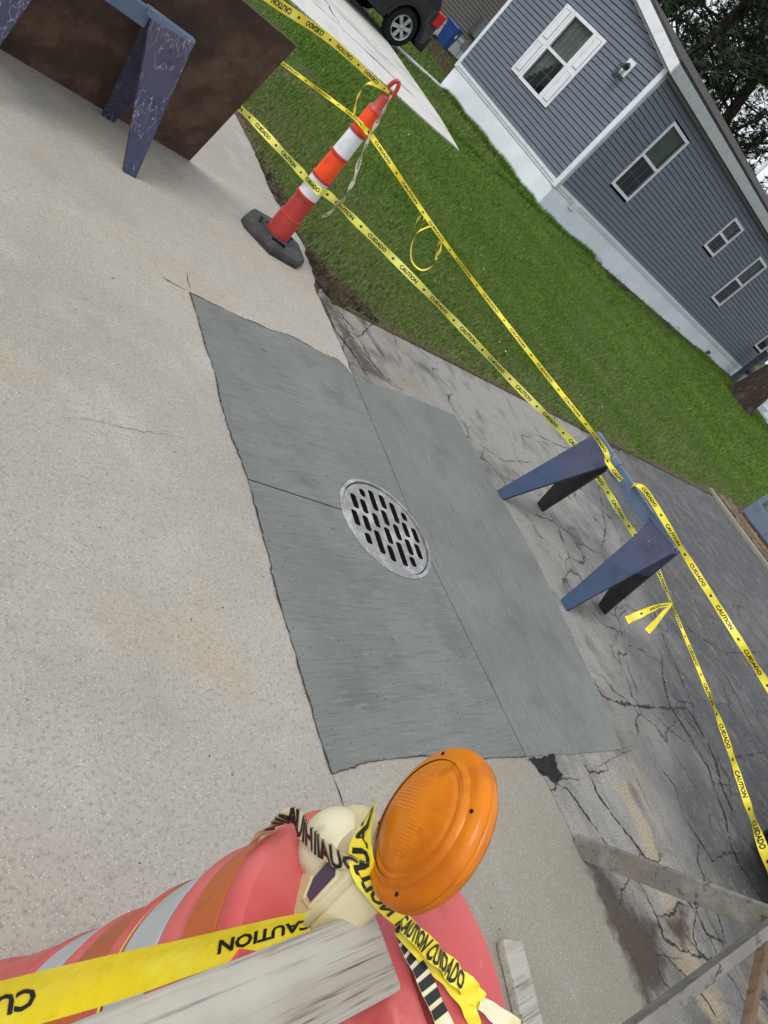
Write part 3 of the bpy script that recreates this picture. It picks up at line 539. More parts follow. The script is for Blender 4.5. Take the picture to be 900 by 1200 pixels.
# ------------------------------------------------------------------ tape: ribbon with printed words
_txt = {}
def word(s):
    if s not in _txt:
        cu = bpy.data.curves.new('t', 'FONT'); cu.body = s; cu.size = 1; cu.offset = .035; cu.resolution_u = 2
        ob = bpy.data.objects.new('t', cu); me = bpy.data.meshes.new_from_object(ob)
        V = np.array([v.co[:2] for v in me.vertices]); F = [tuple(p.vertices) for p in me.polygons]
        V -= V.min(0); w, h = V.max(0); _txt[s] = (V / [w, h], F)
        bpy.data.objects.remove(ob); bpy.data.curves.remove(cu); bpy.data.meshes.remove(me)
    return _txt[s]
class Ribbon:
    def __init__(s, pts, sides, widths, sub=14, flutter=0.0, curl=0.0):
        P = [Vector(p) for p in pts]; D = [Vector(d) for d in sides]
        if len(D) == 1: D = D * len(P)
        W = widths if isinstance(widths, (list, tuple)) else [widths] * len(P)
        q = []
        for i in range(len(P) - 1):
            p0, p1, p2, p3 = P[max(i - 1, 0)], P[i], P[i + 1], P[min(i + 2, len(P) - 1)]
            for k in range(sub):
                t = k / sub; t2, t3 = t * t, t * t * t
                q.append((.5 * ((2 * p1) + (p2 - p0) * t + (2 * p0 - 5 * p1 + 4 * p2 - p3) * t2 + (3 * p1 - p0 - 3 * p2 + p3) * t3), D[i].lerp(D[i + 1], t), W[i] * (1 - t) + W[i + 1] * t))
        q.append((P[-1], D[-1], W[-1])); ph = random.random() * 6
        s.p, s.d, s.w, s.n = [], [], [], []
        for i, (p, d, w) in enumerate(q):
            t = (q[min(i + 1, len(q) - 1)][0] - q[max(i - 1, 0)][0]).normalized()
            d = (d - t * d.dot(t)).normalized(); n = t.cross(d)
            a = flutter * math.sin(i * .55 + ph) + flutter * .6 * math.sin(i * .23 + 2 * ph)
            d, n = d * math.cos(a) + n * math.sin(a), n * math.cos(a) - d * math.sin(a)
            s.p.append(p); s.d.append(d); s.w.append(w); s.n.append(n)
        s.L = [0]
        for a, b in zip(s.p, s.p[1:]): s.L.append(s.L[-1] + (b - a).length)
        s.curl = curl
    def at(s, l, t, off=0):
        i = min(max(int(np.searchsorted(s.L, l)) - 1, 0), len(s.L) - 2); f = clip((l - s.L[i]) / max(s.L[i + 1] - s.L[i], 1e-9), 0, 1)
        mixv = lambda A: A[i].lerp(A[i + 1], f)
        w = s.w[i] * (1 - f) + s.w[i + 1] * f; n = mixv(s.n)
        return mixv(s.p) + mixv(s.d) * (t * w / 2) + n * (off + s.curl * w * (t * t - .4) + .02 * w * math.sin(l * 37) * t)
    def make(s, name, mat, root, words=('CAUTION', 'CUIDADO'), wl=.15, gap=.125, start=.03, tall=.55, ink='ink', flip=False, mark=True):
        mb = MB(); ts = (-1, -.5, 0, .5, 1)
        for l in s.L: mb.v += [tuple(s.at(l, t)) for t in ts]
        for i in range(len(s.L) - 1):
            for j in range(4): a = i * 5 + j; mb.f.append((a, a + 1, a + 6, a + 5))
        o = mb.build(name, mat, root, smooth=True, angle=80)
        if words:
            mb = MB(); l = start; k = 0
            while l + wl < s.L[-1]:
                V, F = word(words[k % len(words)])
                for sg in (1, -1):
                    vs = []
                    for x, y in V:
                        xx, yy = (1 - x, 1 - y) if flip else (x, y)
                        vs.append(tuple(s.at(l + xx * wl, (yy * 2 - 1) * tall, .0011 * sg)))
                    mb.add(vs, F)
                    if mark: 
                        c = l + wl + gap * .5
                        mb.add([tuple(s.at(c + a * .011, b, .0011 * sg)) for a, b in ((-1, -.15), (-.2, .35), (1, .15), (.3, -.4))], [(0, 1, 2, 3)])
                l += wl + gap; k += 1
            stuff(mb.build('lettering', ink, o))
        return o
Z = (0, 0, 1)
def tape(label, pts, sides, widths, mat='tape', group='caution tapes', **k):
    rk = {a: k.pop(a) for a in ('sub', 'flutter', 'curl') if a in k}
    o = Ribbon(pts, sides, widths, **rk).make('caution_tape', mat, None, **k); return tag(o, label, 'tape', group)
tape('lemon caution tape low across the lawn edge, from plywood past the striped tube to trestle', [(2.55, 4.72, .40), (2.725, 4.62, .415), (2.90, 4.16, .455), (2.945, 3.885, .49), (3.04, 3.855, .505), (3.30, 3.62, .508), (3.763, 3.215, .50), (4.30, 2.75, .478), (4.75, 2.36, .466), (4.76, 2.0, .478), (4.76, 1.71, .468), (4.76, 1.35, .470), (4.771, 1.085, .420)], [(-.12, -.05, 1)], [.042, .046, .048, .050, .048, .048, .047, .046, .045, .045, .042, .034, .016], 'tape_lemon', flutter=.28)
tape('narrow twisted caution tape running from knot behind trestle toward the dark car', [(4.771, 1.085, 0.419), (4.602, 0.699, 0.398), (4.372, 0.32, 0.392), (4.169, -0.015, 0.366), (3.949, -0.302, 0.362), (3.80, -0.46, 0.37)], [(0, 0, 1), (.5, .2, .6)] + [(.1, 0, 1)] * 4, [.018, .022, .030, .034, .05, .05], 'tape', flutter=.5, tall=.7, wl=.15)
o = tape('short knotted tape tail drooping toward asphalt beside trestle leg', [(4.771, 1.085, .420), (4.70, 1.10, .36), (4.62, 1.10, .27), (4.56, 1.10, .19)], [(.1, .5, .5)], [.016, .03, .045, .05], 'tape', flutter=.2, start=.02, wl=.13)
Ribbon([(4.771, 1.085, .42), (4.74, 1.06, .36), (4.69, 1.02, .28), (4.66, 1.0, .23)], [(.1, .5, .5)], [.014, .026, .04, .042]).make('tail', 'tape', o, words=None)
t2 = tape('yellow caution tape strung from cone-shaped tube top to the blue trestle rail', [(2.68, 4.62, .79), (2.80, 4.40, .84), (2.94, 4.06, .915), (2.985, 3.925, .925), (3.06, 3.86, .915), (3.553, 3.398, .80), (4.051, 2.648, .735), (4.376, 2.06, .705), (4.45, 1.95, .66), (4.54, 1.80, .655), (4.485, 1.683, 0.74), (4.479, 1.243, 0.723), (4.472, 0.803, 0.706), (4.466, 0.349, 0.689), (4.461, 0.016, 0.676)], [(.1, .05, 1)], [.022, .022, .022, .034, .034, .024, .028, .030, .034, .034, .036, .038, .040, .042, .042], 'tape', flutter=.35)
# loop and frayed ends tied on it
lo = tape('slack loop of yellow tape with frayed ends dangling above the grass', [(3.48, 3.50, .815), (3.40, 3.47, .74), (3.385, 3.42, .665), (3.43, 3.37, .60), (3.50, 3.33, .60), (3.545, 3.33, .66), (3.55, 3.37, .74), (3.535, 3.42, .80)], [(.5, .6, .3)], [.014, .02, .02, .018, .016, .016, .018, .014], words=None)
for pts in ([(3.42, 3.57, .83), (3.41, 3.555, .78), (3.42, 3.54, .73)], [(3.43, 3.56, .83), (3.445, 3.54, .78), (3.46, 3.53, .735)], [(3.54, 3.41, .80), (3.56, 3.39, .75), (3.565, 3.38, .70)], [(3.535, 3.42, .80), (3.545, 3.405, .74), (3.575, 3.37, .69)]):
    Ribbon(pts, [(.6, .5, .2)], [.012, .034, .03], sub=6, flutter=.3).make('frayed_end', 'tape', lo, words=None)
tape('taut yellow caution tape pulled from the loop handle of the striped tube over the plywood', [(.69, 4.255, .99), (.95, 3.75, 1.10), (1.549, 3.569, 1.158), (1.984, 3.722, 1.159), (2.421, 3.882, 1.172), (2.90, 4.0, 1.152), (3.02, 4.02, 1.15)], [(0, .12, 1)], [.03, .045, .05, .048, .040, .030, .015], 'tape', flutter=.06, flip=True, tall=.6)
tape('pale caution tape hanging down the side of the striped tube', [(3.02, 3.99, 1.15), (2.995, 3.92, 1.06), (3.0, 3.895, .95), (3.02, 3.85, .80), (3.06, 3.81, .66), (3.075, 3.80, .52), (3.06, 3.82, .38)], [(.7, .45, 0)], [.012, .03, .044, .042, .05, .046, .05], 'tape_pale', flutter=.18)
tape('thin folded yellow tape strand drooping from the loop handle of the tube', [(3.0, 4.02, 1.15), (2.90, 4.06, 1.11), (2.89, 4.05, 1.02), (2.93, 4.03, .93)], [(.3, .3, .8)], [.02, .02, .016, .014], 'tape', words=None, flutter=.4)

# ------------------------------------------------------------------ striped channelizer tube
cb = (3.02, 4.02)
c = empty('traffic_cone', (*cb, 0), 'tall striped orange and white traffic tube cone on black rubber base', 'traffic cone')
oct_ = [(-.23, .06), (-.235, -.02), (-.10, -.20), (.12, -.215), (.22, -.12), (.245, .06), (.12, .235), (-.09, .235)]
mb = MB(); k = 0
for sc, z in ((1.0, 0), (1.0, .03), (.95, .052), (.55, .068)): mb.v += [(x * sc, y * sc, z) for x, y in oct_]
for i in range(3):
    for j in range(8): mb.f.append((i * 8 + j, i * 8 + (j + 1) % 8, (i + 1) * 8 + (j + 1) % 8, (i + 1) * 8 + j))
mb.f.append(tuple(range(24, 32))); b = mb.build('rubber_base', 'rubber', c, bevel=.006)
mb = MB(); mb.lathe([(.115, .055), (.115, .073), (.10, .078), (.09, .07)], 32); mb.build('collar', 'rubber', b, smooth=True)
for a in (0.5, 2.6, 4.4): mb = MB(); mb.beam((.13 * math.cos(a) - .05 * math.sin(a), .13 * math.sin(a) + .05 * math.cos(a), .068), (.13 * math.cos(a) + .05 * math.sin(a), .13 * math.sin(a) - .05 * math.cos(a), .068), .014, .012); mb.build('grip_slot', 'void', b)
prof = lambda z: .080 - .030 * z
SEG = [(.06, .215, 'tube_red', 'lower_sleeve', .004), (.215, .378, 'tube_red', 'sleeve', -.002), (.378, .526, 'tube_white', 'reflective_band', 0), (.526, .70, 'tube_orange', 'reflective_band', 0), (.70, .872, 'tube_white', 'reflective_band', 0), (.872, 1.02, 'tube_orange', 'reflective_band', 0)]
for z0, z1, mm, nm, o_ in SEG:
    mb = MB(); mb.lathe([(prof(z0) + o_, z0 + .001), (prof(z1) + o_, z1 - .001)], 40); mb.build(nm, mm, c, smooth=True)
for z in (.215, .378, .526, .70, .872):
    mb = MB(); r = prof(z); mb.lathe([(r, z - .012), (r + .005, z - .010), (r + .006, z), (r + .005, z + .008), (r, z + .010)], 40); mb.build('rib', 'tube_red', c, smooth=True)
mb = MB(); mb.lathe([(prof(1.02), 1.019), (prof(1.02) + .004, 1.022), (prof(1.02), 1.032), (.034, 1.048), (.030, 1.10), (.026, 1.12), (.001, 1.122)], 32); mb.build('neck', 'tube_red', c, smooth=True)
mb = MB(); q = []
for k in range(25):
    t = 2 * math.pi * k / 24; q.append((.026 * math.sin(t) * .8, -.026 * math.sin(t) * .5, 1.165 + .062 * math.cos(t)))
mb.tube(q, .013, 10, cap=False); mb.build('loop_handle', 'tube_red', c, smooth=True)

# ------------------------------------------------------------------ blue trestles
def trestle(name, loc, rz, label, mats, L=.93, H=.70, sp=.285):
    r = empty(name, loc, label, 'sawhorse', 'painted sawhorses', rz)
    for e, yf in ((1, L / 2), (-1, -L / 2)):                 # leg pair at each end; wide at the top, narrow at the foot
        for sx in (-1, 1):
            yo = yf; yi_t = yf - e * .24; yi_b = yf - e * .075
            q = [(sx * sp, yo, 0), (sx * sp, yi_b, 0), (sx * .030, yi_t, H - .035), (sx * .030, yo, H - .010)]
            if sx * e > 0: q = q[::-1]
            mb = MB(); mb.slab4(q, .024); mb.build('leg', mats[0] if sx < 0 else mats[1], r, bevel=.002, seg=1)
        mb = MB(); mb.prism([(-.03, H - .02), (.03, H - .02), (.125, H - .27), (-.125, H - .27)], lambda a, b, t: (a, t, b), yf + e * .002 - e * .02, yf + e * .002); mb.build('gusset', mats[2], r, bevel=.002, seg=1)
        mb = MB(); mb.prism([(-.031, H - .035), (.031, H - .035), (.022, H + .004), (-.022, H + .004)], lambda a, b, t: (a, t, b), yf - e * .27, yf + e * .006); mb.build('cap_block', mats[3], r, bevel=.004)
    for e in (1, -1):
        for sx in (-1, 1):
            for k in (.10,):
                f = (H - k) / (H - .02); nrm = Vector((sx * (H - .02), 0, sp - .03)).normalized(); c0 = Vector((sx * (sp + (.03 - sp) * f), e * (L / 2 - .06 - .2 * (f - .7)), H - k))
                mb = MB(); mb.lathe([(.006, -.002), (.006, .002), (.001, .003)], 10, c0, (Vector((0, 1, 0)), nrm.cross(Vector((0, 1, 0))), nrm)); mb.build('bolt', 'lblack', r, smooth=True)
    mb = MB(); mb.box(-.019, .019, -L / 2 + .24, L / 2 - .24, H - .095, H - .004); mb.build('rail', mats[3], r, bevel=.003)
    return r
trestle('sawhorse', (4.545, 1.735, 0), 0, 'dark blue sawhorse with shade-darkened inner legs standing on cracked asphalt', ('blue_paint', 'shaded_leg_paint', 'blue_paint', 'rail_paint'))
trestle('sawhorse', (1.525, 4.165, 0), R(90), 'scratched purple-blue sawhorse standing before the brown plywood sheet', ('blue_paint2', 'blue_paint2', 'blue_paint2', 'rail_paint'))
s3 = empty('barricade', (12.52, 3.42, .05), 'grey-blue painted barricade of planks on posts standing in soil beyond the kerb', 'barricade')
for x, y in ((0, 0), (.02, -1.5)): mb = MB(); mb.box(x - .05, x + .05, y - .045, y + .045, 0, .95); mb.build('post', 'grey_blue', s3, bevel=.005)
for z in (.03, .62): mb = MB(); mb.box(-.075, -.052, -1.62, .02, z, z + .27); mb.build('plank', 'grey_blue', s3, bevel=.004)
mb = MB(); mb.box(.06, .40, -1.58, -.08, .30, .33); mb.build('shelf', 'grey_blue', s3, bevel=.004)

# plywood sheet leaning on the second trestle
pb = empty('plywood_sheet', (2.53, 4.50, 0), 'large dark brown plywood sheet leaning against the purple-blue sawhorse', 'plywood')
q = [(-1.85, 0, .003), (0, 0, .003), (.004, -.235, .98), (-1.85, -.235, .98)]
mb = MB(); mb.slab4(q, .017); mb.build('face', 'ply', pb)
mb = MB(); mb.slab4([(-1.85, .0175, .0005), (.0, .0175, .0005), (.0, -.001, .0035), (-1.85, -.001, .0035)], .002); mb.build('edge_strip', 'plyedge', pb)

# ------------------------------------------------------------------ traffic drum with warning light
BX, BY = .745, -.026
d = empty('traffic_barrel', (BX, BY, 0), 'faded red plastic traffic barrel with dull orange and silver bands', 'traffic barrel')
def rb(z): return float(np.interp(z, [0, .06, .25, .39, .53, .64, .76, .90, .955], [.30, .29, .27, .249, .234, .226, .221, .2165, .2165]))
prof = [(.31, 0), (.312, .03), (.295, .06)]
for z in np.arange(.08, .952, .012):
    o_ = 0
    for zz in (.835, .690, .545, .395): o_ += .006 * math.exp(-((z - zz) / .010) ** 2)
    for zz in (.855, .708, .562, .41): o_ -= .004 * math.exp(-((z - zz) / .009) ** 2)
    prof.append((rb(z) + o_, z))
prof += [(.2175, .953), (.2172, .962), (.214, .972), (.207, .979)]
mb = MB(); mb.lathe(prof, 96); mb.build('drum_body', 'barrel', d, smooth=True, angle=60)
for z0, z1, mm in ((.870, .942, 'band_orange'), (.722, .812, 'band_white'), (.578, .672, 'band_orange'), (.432, .522, 'band_white')):
    mb = MB(); mb.lathe([(rb(z0) + .0003, z0), (rb(z0) + .0014, z0 + .002)] + [(rb(z) + .0016, z) for z in np.linspace(z0 + .004, z1 - .004, 6)] + [(rb(z1) + .0014, z1 - .002), (rb(z1) + .0003, z1)], 96); mb.build('reflective_band', mm, d, smooth=True, angle=60)
mb = MB(); NR, NT = 44, 128
def topz(x, y):
    r = math.hypot(x, y); z = .979 + .004 * (1 - (r / .207) ** 2)
    # moulded handle recesses either side of a raised bar along y
    for gx, gw in ((.052, .012), (-.055, .030)):
        a = math.exp(-((x - gx - .10 * (y + .06)) / gw) ** 4); b = 1 / (1 + math.exp((y - .02) / .006)) * 1 / (1 + math.exp((-y - .13) / .006))
        z -= .045 * a * b
    z += .010 * math.exp(-((x) / .035) ** 4) / (1 + math.exp((y - .0) / .01)) / (1 + math.exp((-y - .15) / .01))
    return z
for i in range(NR + 1):
    r = .207 * i / NR
    for j in range(NT):
        t = 2 * math.pi * j / NT; x, y = r * math.cos(t), r * math.sin(t); mb.v.append((x, y, topz(x, y) if i < NR else .979))
for i in range(NR):
    for j in range(NT): a = i * NT + j; b = i * NT + (j + 1) % NT; mb.f.append((a, a + NT, b + NT, b))
top = mb.build('drum_top', 'barrel', d, smooth=True, angle=75)
# yellow edge of tape wrapped below the silver band
mb = MB(); mb.lathe([(rb(.716) + .0020, .712), (rb(.716) + .0026, .7205)], 96); mb.build('wrapped_tape', 'tape', d, smooth=True)
# warning light
LC = Vector((.686, .094, 1.174)); ln = Vector((-.766, .643, 0)); lh = Vector((.643, .766, 0)); lz = Vector((0, 0, 1))
ROLL = Matrix.Rotation(R(0), 3, ln)
wl = empty('warning_light', (LC.x, LC.y, .985), 'round amber warning light with cream battery case strapped on red barrel', 'warning light')
AX = (lh, lz, ln)
def W(o): return at_origin(o, wl)
mb = MB(); mb.lathe([(r_ * .94, z_) for r_, z_ in [(.030, -.016), (.078, -.016), (.088, -.013), (.0935, -.007), (.0945, -.001), (.0925, .0008), (.0925, .0022), (.0945, .004), (.0935, .0095), (.0895, .0135), (.083, .0155), (.0775, .0165), (.0755, .0200), (.0708, .0220)]], 96, LC, AX, cap0=True); W(mb.build('lens_rim', 'amber', wl, smooth=True, angle=50))
mb = MB(); NR, NT = 90, 200
for i in range(NR + 1):
    r = .0708 * i / NR
    for j in range(NT):
        t = 2 * math.pi * j / NT; a, b = r * math.cos(t), r * math.sin(t)
        q_ = (a * .8 + b * .6) * 1500; sec = 1 if -.9 < math.atan2(b - .004, a + .006) < .75 or abs(math.atan2(b - .004, a + .006)) > 2.5 else .25
        h_ = .0205 + .0150 * (1 - (r / .0708) ** 2) + .0008 * (1 - ((q_ / 6.283) % 1)) * sec * (1 if r < .060 else 0) - .0016 * math.exp(-((r - .064) / .0022) ** 2)
        mb.v.append(tuple(LC + lh * a * .94 + lz * b * .94 + ln * h_))
for i in range(NR):
    for j in range(NT): a = i * NT + j; b = i * NT + (j + 1) % NT; mb.f.append((a, a + NT, b + NT, b))
W(mb.build('lens_dome', 'amber', wl, smooth=True, angle=75))
for t in (.35, 1.9, 3.5, 5.1):
    mb = MB(); mb.lathe([(.0022, .012), (.0022, .0166), (.0005, .017)], 10, LC + (lh * math.cos(t) + lz * math.sin(t)) * .0775, AX, cap1=False); W(mb.build('screw', 'void', wl))
def LP(a, z, b): return LC + lh * a + lz * z + ln * b
PHI = R(-20)
def CP(a, z, b):
    dz = z + .14; return LP(a * math.cos(PHI) - dz * math.sin(PHI), -.14 + a * math.sin(PHI) + dz * math.cos(PHI), b)
poly = [(-.040, -.200), (.050, -.196), (.075, -.188), (.090, -.168), (.094, -.140), (.088, -.108), (.070, -.092), (.030, -.086), (-.040, -.088)]
mb = MB(); mb.prism(poly, CP, -.040, .016); W(mb.build('battery_case', 'panel', wl, bevel=.016, seg=4, smooth=True, angle=50))
mb = MB(); mb.prism([(-.038, -.205), (.034, -.205), (.020, -.096), (-.038, -.096)], CP, .012, .026); W(mb.build('case_panel', 'panel', wl, bevel=.004))
cc = CP(.050, -.148, .010); mb = MB(); mb.lathe([(.046 * math.cos(t), .046 * math.sin(t) * .85) for t in [R(k) for k in range(0, 91, 9)]], 40, cc, AX); W(mb.build('dome_cap', 'cream', wl, smooth=True, angle=60))
mb = MB(); mb.prism([(-.028, -.172), (-.012, -.178), (.003, -.166), (.006, -.141), (.000, -.128), (-.024, -.133)], CP, .026, .0275); W(mb.build('sticker', 'sticker', wl))
mb = MB(); mb.tube([CP(-.032, -.174, .0265), CP(-.012, -.184, .0265), CP(.008, -.168, .0265), CP(.011, -.139, .0265), CP(.002, -.122, .0265), CP(-.029, -.128, .0265), CP(-.032, -.174, .0265)], .0028, 6); W(mb.build('sticker_surround', 'panel', wl, smooth=True))
mb = MB(); mb.lathe([(.0460, -.004), (.0490, -.003), (.0495, .002), (.0460, .004)], 40, cc, AX); W(mb.build('dome_seam', 'panel', wl, smooth=True))
mb = MB(); mb.lathe([(.026, -.13), (.026, -.07)], 20, LC - ln * .008); W(mb.build('neck', 'cream', wl, smooth=True))

# tape wound round the light
g_ = 'tapes tied round the warning light'
def btape(label, pts, sides, w, mat, **k): return tape(label, pts, sides, w, mat, g_, **k)
btape('bleached black-lettered tape strip wound across the cream battery case', [(.640, .172, .948), (.648, .178, .972), (.661, .177, 1.006), (.652, .145, 1.033), (.645, .114, 1.064), (.651, .095, 1.087), (.668, .085, 1.099)], [(-.35, .1, .9)], [.030, .034, .034, .030, .028, .026, .024], 'tape_pale', words=('NIMUIH', 'IIAUCH'), wl=.085, gap=.004, start=.028, tall=1.0, mark=False, flutter=.08)
btape('yellow caution tape wrapped up behind the amber lens', [(.694, .15, 1.110), (.680, .142, 1.112), (.663, .131, 1.113), (.651, .11, 1.103), (.653, .086, 1.092), (.671, .065, 1.079), (.701, .044, 1.063), (.728, .031, 1.05)], [(-.1, -.35, -.9)], [.03, .034, .038, .034, .028, .020, .018, .018], 'tape', words=('CAUTION',), wl=.15, gap=.02, start=.02, tall=.7, mark=False)
btape('crumpled yellow and black tape tail trailing across the barrel top', [(.728, .031, 1.05), (.786, -.003, 1.022), (.832, -.042, 1.007), (.862, -.074, 1.001), (.876, -.089, .997)], [(.5, .5, .35)], [.018, .022, .026, .024, .018], 'tape', words=('CAUTION', 'CUIDADO'), wl=.075, gap=.006, start=.0, tall=.95, mark=False, flutter=.35)
btape('bleached flat tape end sticking out past the barrel rim', [(.868, -.084, .999), (.891, -.104, .996), (.925, -.135, .995)], [(.5, .5, .15)], [.016, .022, .026], 'tape_pale', words=None, flutter=.1)
btape('yellow folded tape end hanging over the handle recess of the barrel', [(.743, .028, 1.028), (.801, -.017, 1.005), (.84, -.059, .996), (.856, -.105, .990)], [(.6, .3, .4)], [.016, .022, .022, .014], 'tape', words=None, flutter=.3)
btape('black and white striped tape tail beside the pale board on the barrel', [(.727, .036, 1.049), (.772, .006, 1.006), (.787, -.029, .999), (.796, -.085, .996), (.80, -.13, .995)], [(1, .1, .25)], [.014, .020, .022, .024, .024], 'tape_pale', words=('IIII', 'IIIII'), wl=.075, gap=.006, start=.0, tall=.98, mark=False, flutter=.1)
btape('wide yellow caution tape stretched from the warning light along the pale board', [(-.2, .13, .93), (.192, .108, .942), (.296, .096, .949), (.369, .09, .957), (.445, .083, .966), (.531, .076, .980), (.619, .068, .995), (.677, .060, 1.010), (.715, .056, 1.035)], [(-.12, .75, .65)], [.05, .05, .05, .048, .044, .038, .030, .024, .02], 'tape', words=('CAUTION', 'CUIDADO'), wl=.115, gap=.175, start=.16, tall=.40, curl=.10, flip=True, mark=False)

# ------------------------------------------------------------------ boards
def board(name, label, a, b, w, h, mat, bev=.004, group=None, up=(0, 0, 1)):
    a, b = Vector(a), Vector(b); mb = MB(); n = 14; d_ = (b - a); x = d_.normalized().cross(Vector(up)).normalized(); y = x.cross(d_.normalized())
    k0 = 0
    for i in range(n + 1):
        p = a + d_ * i / n + x * random.gauss(0, .0006)
        mb.v += [tuple(p + x * (w / 2 + random.gauss(0, .0005)) * s_ + y * h / 2 * t_) for s_, t_ in ((-1, -1), (1, -1), (1, 1), (-1, 1))]
    for i in range(n):
        for j in range(4): q = i * 4 + j; r_ = i * 4 + (j + 1) % 4; mb.f.append((q, r_, r_ + 4, q + 4))
    mb.f += [(3, 2, 1, 0), tuple(n * 4 + j for j in range(4))]
    o = mb.build(name, mat, bevel=bev, seg=3); return o
o = board('wooden_board', '', (.717, .013, 1.011), (-1.1, .010, 1.011), .088, .038, 'wood_pale', .008); tag(o, 'pale weathered wooden board resting on top of the red barrel', 'board')
o = board('wooden_board', '', (2.335, -.10, .021), (2.16, -.62, .021), .10, .038, 'wood_pale', .010); tag(o, 'short weathered timber offcut lying on concrete behind the red barrel', 'board')
w = empty('sawhorse', (3.06, -.40, 0), 'unpainted weathered timber sawhorse with splayed plank legs by damp stain', 'sawhorse')
def pt(x, y, z): return (x - 3.06, y + .40, z)
mb = MB(); mb.beam(pt(3.07, .085, -.005), pt(3.05, -.415, .59), .030, .088, up=(0, 1, .8)); mb.build('leg', 'wood_grey', w, bevel=.003)
mb = MB(); mb.beam(pt(3.13, -.93, .0), pt(3.07, -.375, .575), .088, .030, up=(0, -1, 1)); mb.build('leg', 'wood_brown', w, bevel=.003)
mb = MB(); mb.beam(pt(1.25, .02, .0), pt(1.25, -.38, .55), .030, .088, up=(0, 1, .8)); mb.build('leg', 'wood_grey', w, bevel=.003)
mb = MB(); mb.beam(pt(1.25, -.80, .0), pt(1.25, -.36, .55), .088, .030, up=(0, -1, 1)); mb.build('leg', 'wood_brown', w, bevel=.003)
mb = MB(); mb.beam(pt(3.25, -.410, .60), pt(1.05, -.30, .60), .030, .088); mb.build('rail', 'wood_grey', w, bevel=.003)

# ------------------------------------------------------------------ slate-blue house
HX, HY, HZ, EZ = 12.92, 11.20, 1.03, 3.62; HL, HW = 13.3, 4.72
H0 = empty('slate_house', (HX, HY, .36), 'slate blue vinyl sided mobile home with white skirting and trim', 'house')
def HH(o): return at_origin(o, H0)
PIT = .255
WINL = [(14.10, 14.93, 1.72, 3.29), (18.45, 19.15, 2.35, 3.25), (20.80, 21.50, 1.71, 3.225), (25.17, 25.9, 1.73, 3.22)]   # long side: x0,x1,z0,z1
WING = [(12.836 + .35, 14.40 - .35, 1.80, 3.25)]
def laps(a0, a1, z0, z1, wins, fn, top=None, lap=.105):
    mb = MB(); z = z0
    while z < z1 - .01:
        zt = min(z + lap, z1); segs = [(a0, a1)]
        if top: lo_, hi_ = top(z + .05); segs = [(max(a0, lo_), min(a1, hi_))]
        for x0, x1, w0, w1 in wins:
            if w0 - .0 < zt - .02 and w1 > z + .02:
                ns = []
                for s0, s1 in segs:
                    if x1 <= s0 or x0 >= s1: ns.append((s0, s1)); continue
                    if x0 > s0: ns.append((s0, x0))
                    if x1 < s1: ns.append((x1, s1))
                segs = ns
        for s0, s1 in segs:
            if s1 - s0 < .02: continue
            zm = z + lap * .52
            pr = [(z, -.012), (z, .024), (z + lap * .84, .008), (z + lap * .84, -.012), (zt, -.012)]
            k = len(mb.v)
            for zz, dd in pr: mb.v += [fn(s0, dd, zz), fn(s1, dd, zz)]
            mb.f += [(k + 2 * i, k + 2 * i + 1, k + 2 * i + 3, k + 2 * i + 2) for i in range(len(pr) - 1)]
        z += lap
    return mb
fL = lambda a, dd, z: (a, HY - dd, z); fG = lambda a, dd, z: (HX - dd, a, z)
stuff(HH(laps(HX, HX + HL, HZ, EZ + .05, [(a + .01, b - .01, c_ + .01, d_ - .01) for a, b, c_, d_ in WINL], fL).build('siding', 'siding', H0)))
stuff(HH(laps(HY, HY + HW, HZ, EZ + .66, WING, fG, top=lambda z: (HY + max(0, (z - EZ - .03) / PIT), HY + HW - max(0, (z - EZ - .03) / PIT))).build('siding', 'siding', H0)))
mb = MB(); mb.box(HX + .30, HX + HL, HY + .30, HY + HW - .01, .2, EZ); HH(mb.build('inner_wall', 'room', H0))
mb = MB(); mb.box(HX + .25, HX + HL, HY + HW - .02, HY + HW, .2, EZ); HH(mb.build('back_wall', 'siding', H0))
mb = MB(); mb.box(HX + HL - .01, HX + HL, HY, HY + HW, .2, EZ); HH(mb.build('end_wall', 'siding', H0))
mb = MB(); mb.box(HX + .004, HX + HL, HY + .004, HY + .02, .1, HZ - .03); HH(mb.build('skirting', 'skirt', H0))
mb = MB(); mb.box(HX + .003, HX + .02, HY + .005, HY + HW, .1, HZ - .03); HH(mb.build('skirting', 'skirt', H0))
for k in range(1, 6):
    x = HX + k * 2.44; mb = MB(); mb.box(x - .012, x + .012, HY - .004, HY + .004, .2, HZ - .06); HH(mb.build('skirting_joint', 'skirt', H0))
for z0, z1, dd in ((HZ - .075, HZ - .004, .028), (HZ - .13, HZ - .075, .014)):
    mb = MB(); mb.box(HX - dd, HX + HL, HY - dd, HY + .004, z0, z1); mb.box(HX - dd, HX + .004, HY - dd + .0005, HY + HW, z0, z1 - .0005); HH(mb.build('sill_trim', 'white', H0, bevel=.004))
mb = MB(); mb.box(HX - .034, HX + .085, HY - .034, HY + .0, HZ - .13, EZ + .03); HH(mb.build('corner_trim', 'greytrim', H0, bevel=.004))
mb = MB(); mb.box(HX - .036, HX + .0, HY - .036, HY + .085, HZ - .132, EZ + .031); HH(mb.build('corner_trim', 'white', H0, bevel=.004))
mb = MB(); mb.box(HX - .03, HX + .002, HY + HW - .09, HY + HW + .02, HZ - .13, EZ + .03); HH(mb.build('corner_trim', 'white', H0, bevel=.004))
mb = MB(); mb.box(13.70, 13.90, HY - .03, HY + .003, .80, .98); HH(mb.build('vent', 'white', H0, bevel=.006))
for k in range(5): mb = MB(); mb.box(13.715, 13.885, HY - .038, HY - .029, .815 + k * .032, .833 + k * .032); HH(mb.build('vent_slat', 'white', H0))
